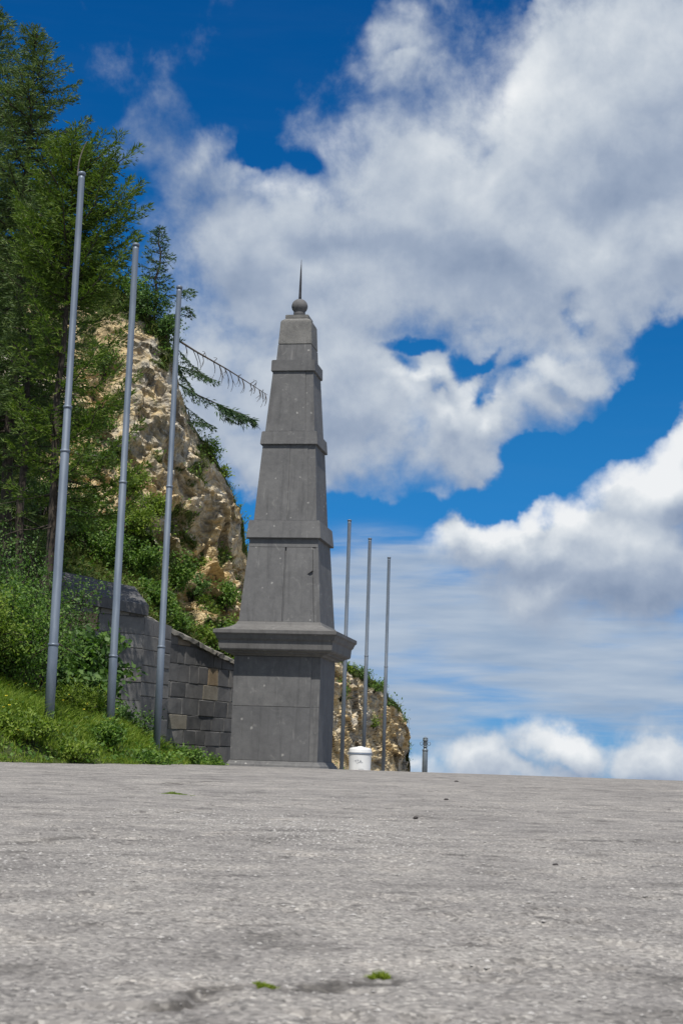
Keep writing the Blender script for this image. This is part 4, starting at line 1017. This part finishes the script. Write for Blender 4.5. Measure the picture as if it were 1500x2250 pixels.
# ------------------------------------------------------------------ small things on the plaza
def on_ground(px, py):
    d = fw * FPX + rt * (px - 750) + up * (1125 - py); y = 1.0
    for _ in range(60):
        p = CAM + d * (y / d[1]); g = float(zg(p[0], y)); y = min(28.5, y * (1 + .5 * (p[2] - g) / max(.02, CAM[2] - p[2] + 1e-6) * .9 + 0)) if p[2] < CAM[2] else y
        if abs(p[2] - g) < 1e-4: break
    p = CAM + d * (y / d[1]); p[2] = zgd(p[0], p[1])[0]; return p
def tuft(px, py, w, h, label, seed, m_='moss', n=700):
    r = np.random.default_rng(seed); b = on_ground(px, py)
    T = np.clip(r.normal(0, .42, (n, 2)), -1, 1) * np.array([w, w * .8]); rr = np.hypot(T[:, 0] / w, T[:, 1] / (w * .8))
    lump = fbm(np.stack([T[:, 0] / w * 3, T[:, 1] / w * 3, np.zeros(n)], 1), 2, seed)
    P = np.stack([T[:, 0], T[:, 1], -.004 + 0 * rr], 1)
    ln = h * (1.1 - .8 * np.clip(rr, 0, 1)) * (.4 + lump) * r.uniform(.6, 1.3, n)
    v, q, t = blades(P, np.maximum(ln, .004), np.full(n, max(.0012, w * .035)), r, .6)
    o = obj('moss_tuft', mesh_np('moss_tuft', v, q, t), M[m_]); o.location = b
    tag(o, label, 'moss', 'moss tufts in the asphalt')
tuft(832, 2146, .019, .019, 'bright moss tuft in the asphalt, the taller right one of the near pair', 401, n=1100)
tuft(578, 2165, .022, .010, 'flat bright moss tuft in the asphalt, left one of the near pair', 402, n=1000)
tuft(380, 1745, .085, .022, 'dark green grass tuft at a crack far off on the asphalt, left of its pair', 403, 'grass', 900)
tuft(424, 1746, .050, .018, 'dark green grass tuft at a crack far off on the asphalt, right of its pair', 404, 'grass', 600)
def stone(name, label, px, py, size, m_, seed, flat=.55, cat='stone'):
    r = np.random.default_rng(seed); b = on_ground(px, py); bm = bmesh.new()
    bmesh.ops.create_icosphere(bm, subdivisions=2, radius=size)
    for v in bm.verts:
        k = .8 + .5 * r.uniform(0, 1) ** 2; v.co = Vector((v.co.x * k * 1.3, v.co.y * k, v.co.z * k * flat))
    o = obj(name, bm_mesh(name, bm), M[m_]); o.location = (b[0], b[1], b[2] + size * flat * .6); o.rotation_euler = (0, 0, r.uniform(0, 6)); tag(o, label, cat)
stone('pebble', 'small dark stone at the plaza crest below the bollard', 1002, 1717, .022, 'darkpeb', 501, .35)
stone('pebble', 'dark stone on the asphalt below and right of the bollard', 980, 1758, .014, 'darkpeb', 502, .5)
stone('pebble', 'dark pointed stone on the asphalt below the white bucket', 912, 1800, .009, 'darkpeb', 503, .9)
stone('pebble', 'dark flat stone on the right part of the asphalt', 1219, 1901, .009, 'darkpeb', 504, .4)
stone('pebble', 'pale stone chip on the right part of the asphalt', 1162, 1988, .006, 'pebble', 505, .5)
def gravel():
    r = np.random.default_rng(600); n = 2600; k = r.uniform(0, 1, n); y = 1.35 * (11 / 1.35) ** k; x = r.uniform(-.25, .25, n) * y
    c1 = on_ground(740, 1835); c2 = on_ground(250, 1885); c3 = on_ground(470, 1800)
    for c, m_, sx, sy in ((c1, 1500, .26, .8), (c2, 500, .22, .4), (c3, 350, .3, .5)):
        x = np.concatenate([x, r.normal(c[0], sx, m_)]); y = np.concatenate([y, r.normal(c[1], sy, m_)])
    ok = y > 1.3; x, y = x[ok], y[ok]; n = len(x)
    sz = r.uniform(.0013, .0032, n) * (1 + .12 * y) * r.choice([1, 1, 1, 1.7], n)
    base = np.array([[1, 0, 0], [0, 1, 0], [-1, 0, 0], [0, -1, 0], [0, 0, .42], [0, 0, -.42]], float)
    V = base[None] * sz[:, None, None] * r.uniform(.6, 1.3, (n, 6, 1)); a = r.uniform(0, 6.28, n); ca, sa = np.cos(a), np.sin(a)
    X = V[..., 0] * ca[:, None] - V[..., 1] * sa[:, None]; Yv = V[..., 0] * sa[:, None] + V[..., 1] * ca[:, None]
    V = np.stack([X + x[:, None], Yv + y[:, None], V[..., 2] + (zgd(x, y) + sz * .05)[:, None]], -1).reshape(-1, 3)
    f = np.array([[0, 1, 4], [1, 2, 4], [2, 3, 4], [3, 0, 4], [1, 0, 5], [2, 1, 5], [3, 2, 5], [0, 3, 5]])
    tr = (np.arange(n)[:, None, None] * 6 + f[None]).reshape(-1, 3)
    tag(obj('gravel', mesh_np('gravel', V, tris=tr), M['pebble']), 'loose pale chippings scattered over the worn asphalt', 'gravel', kind='stuff')
gravel()
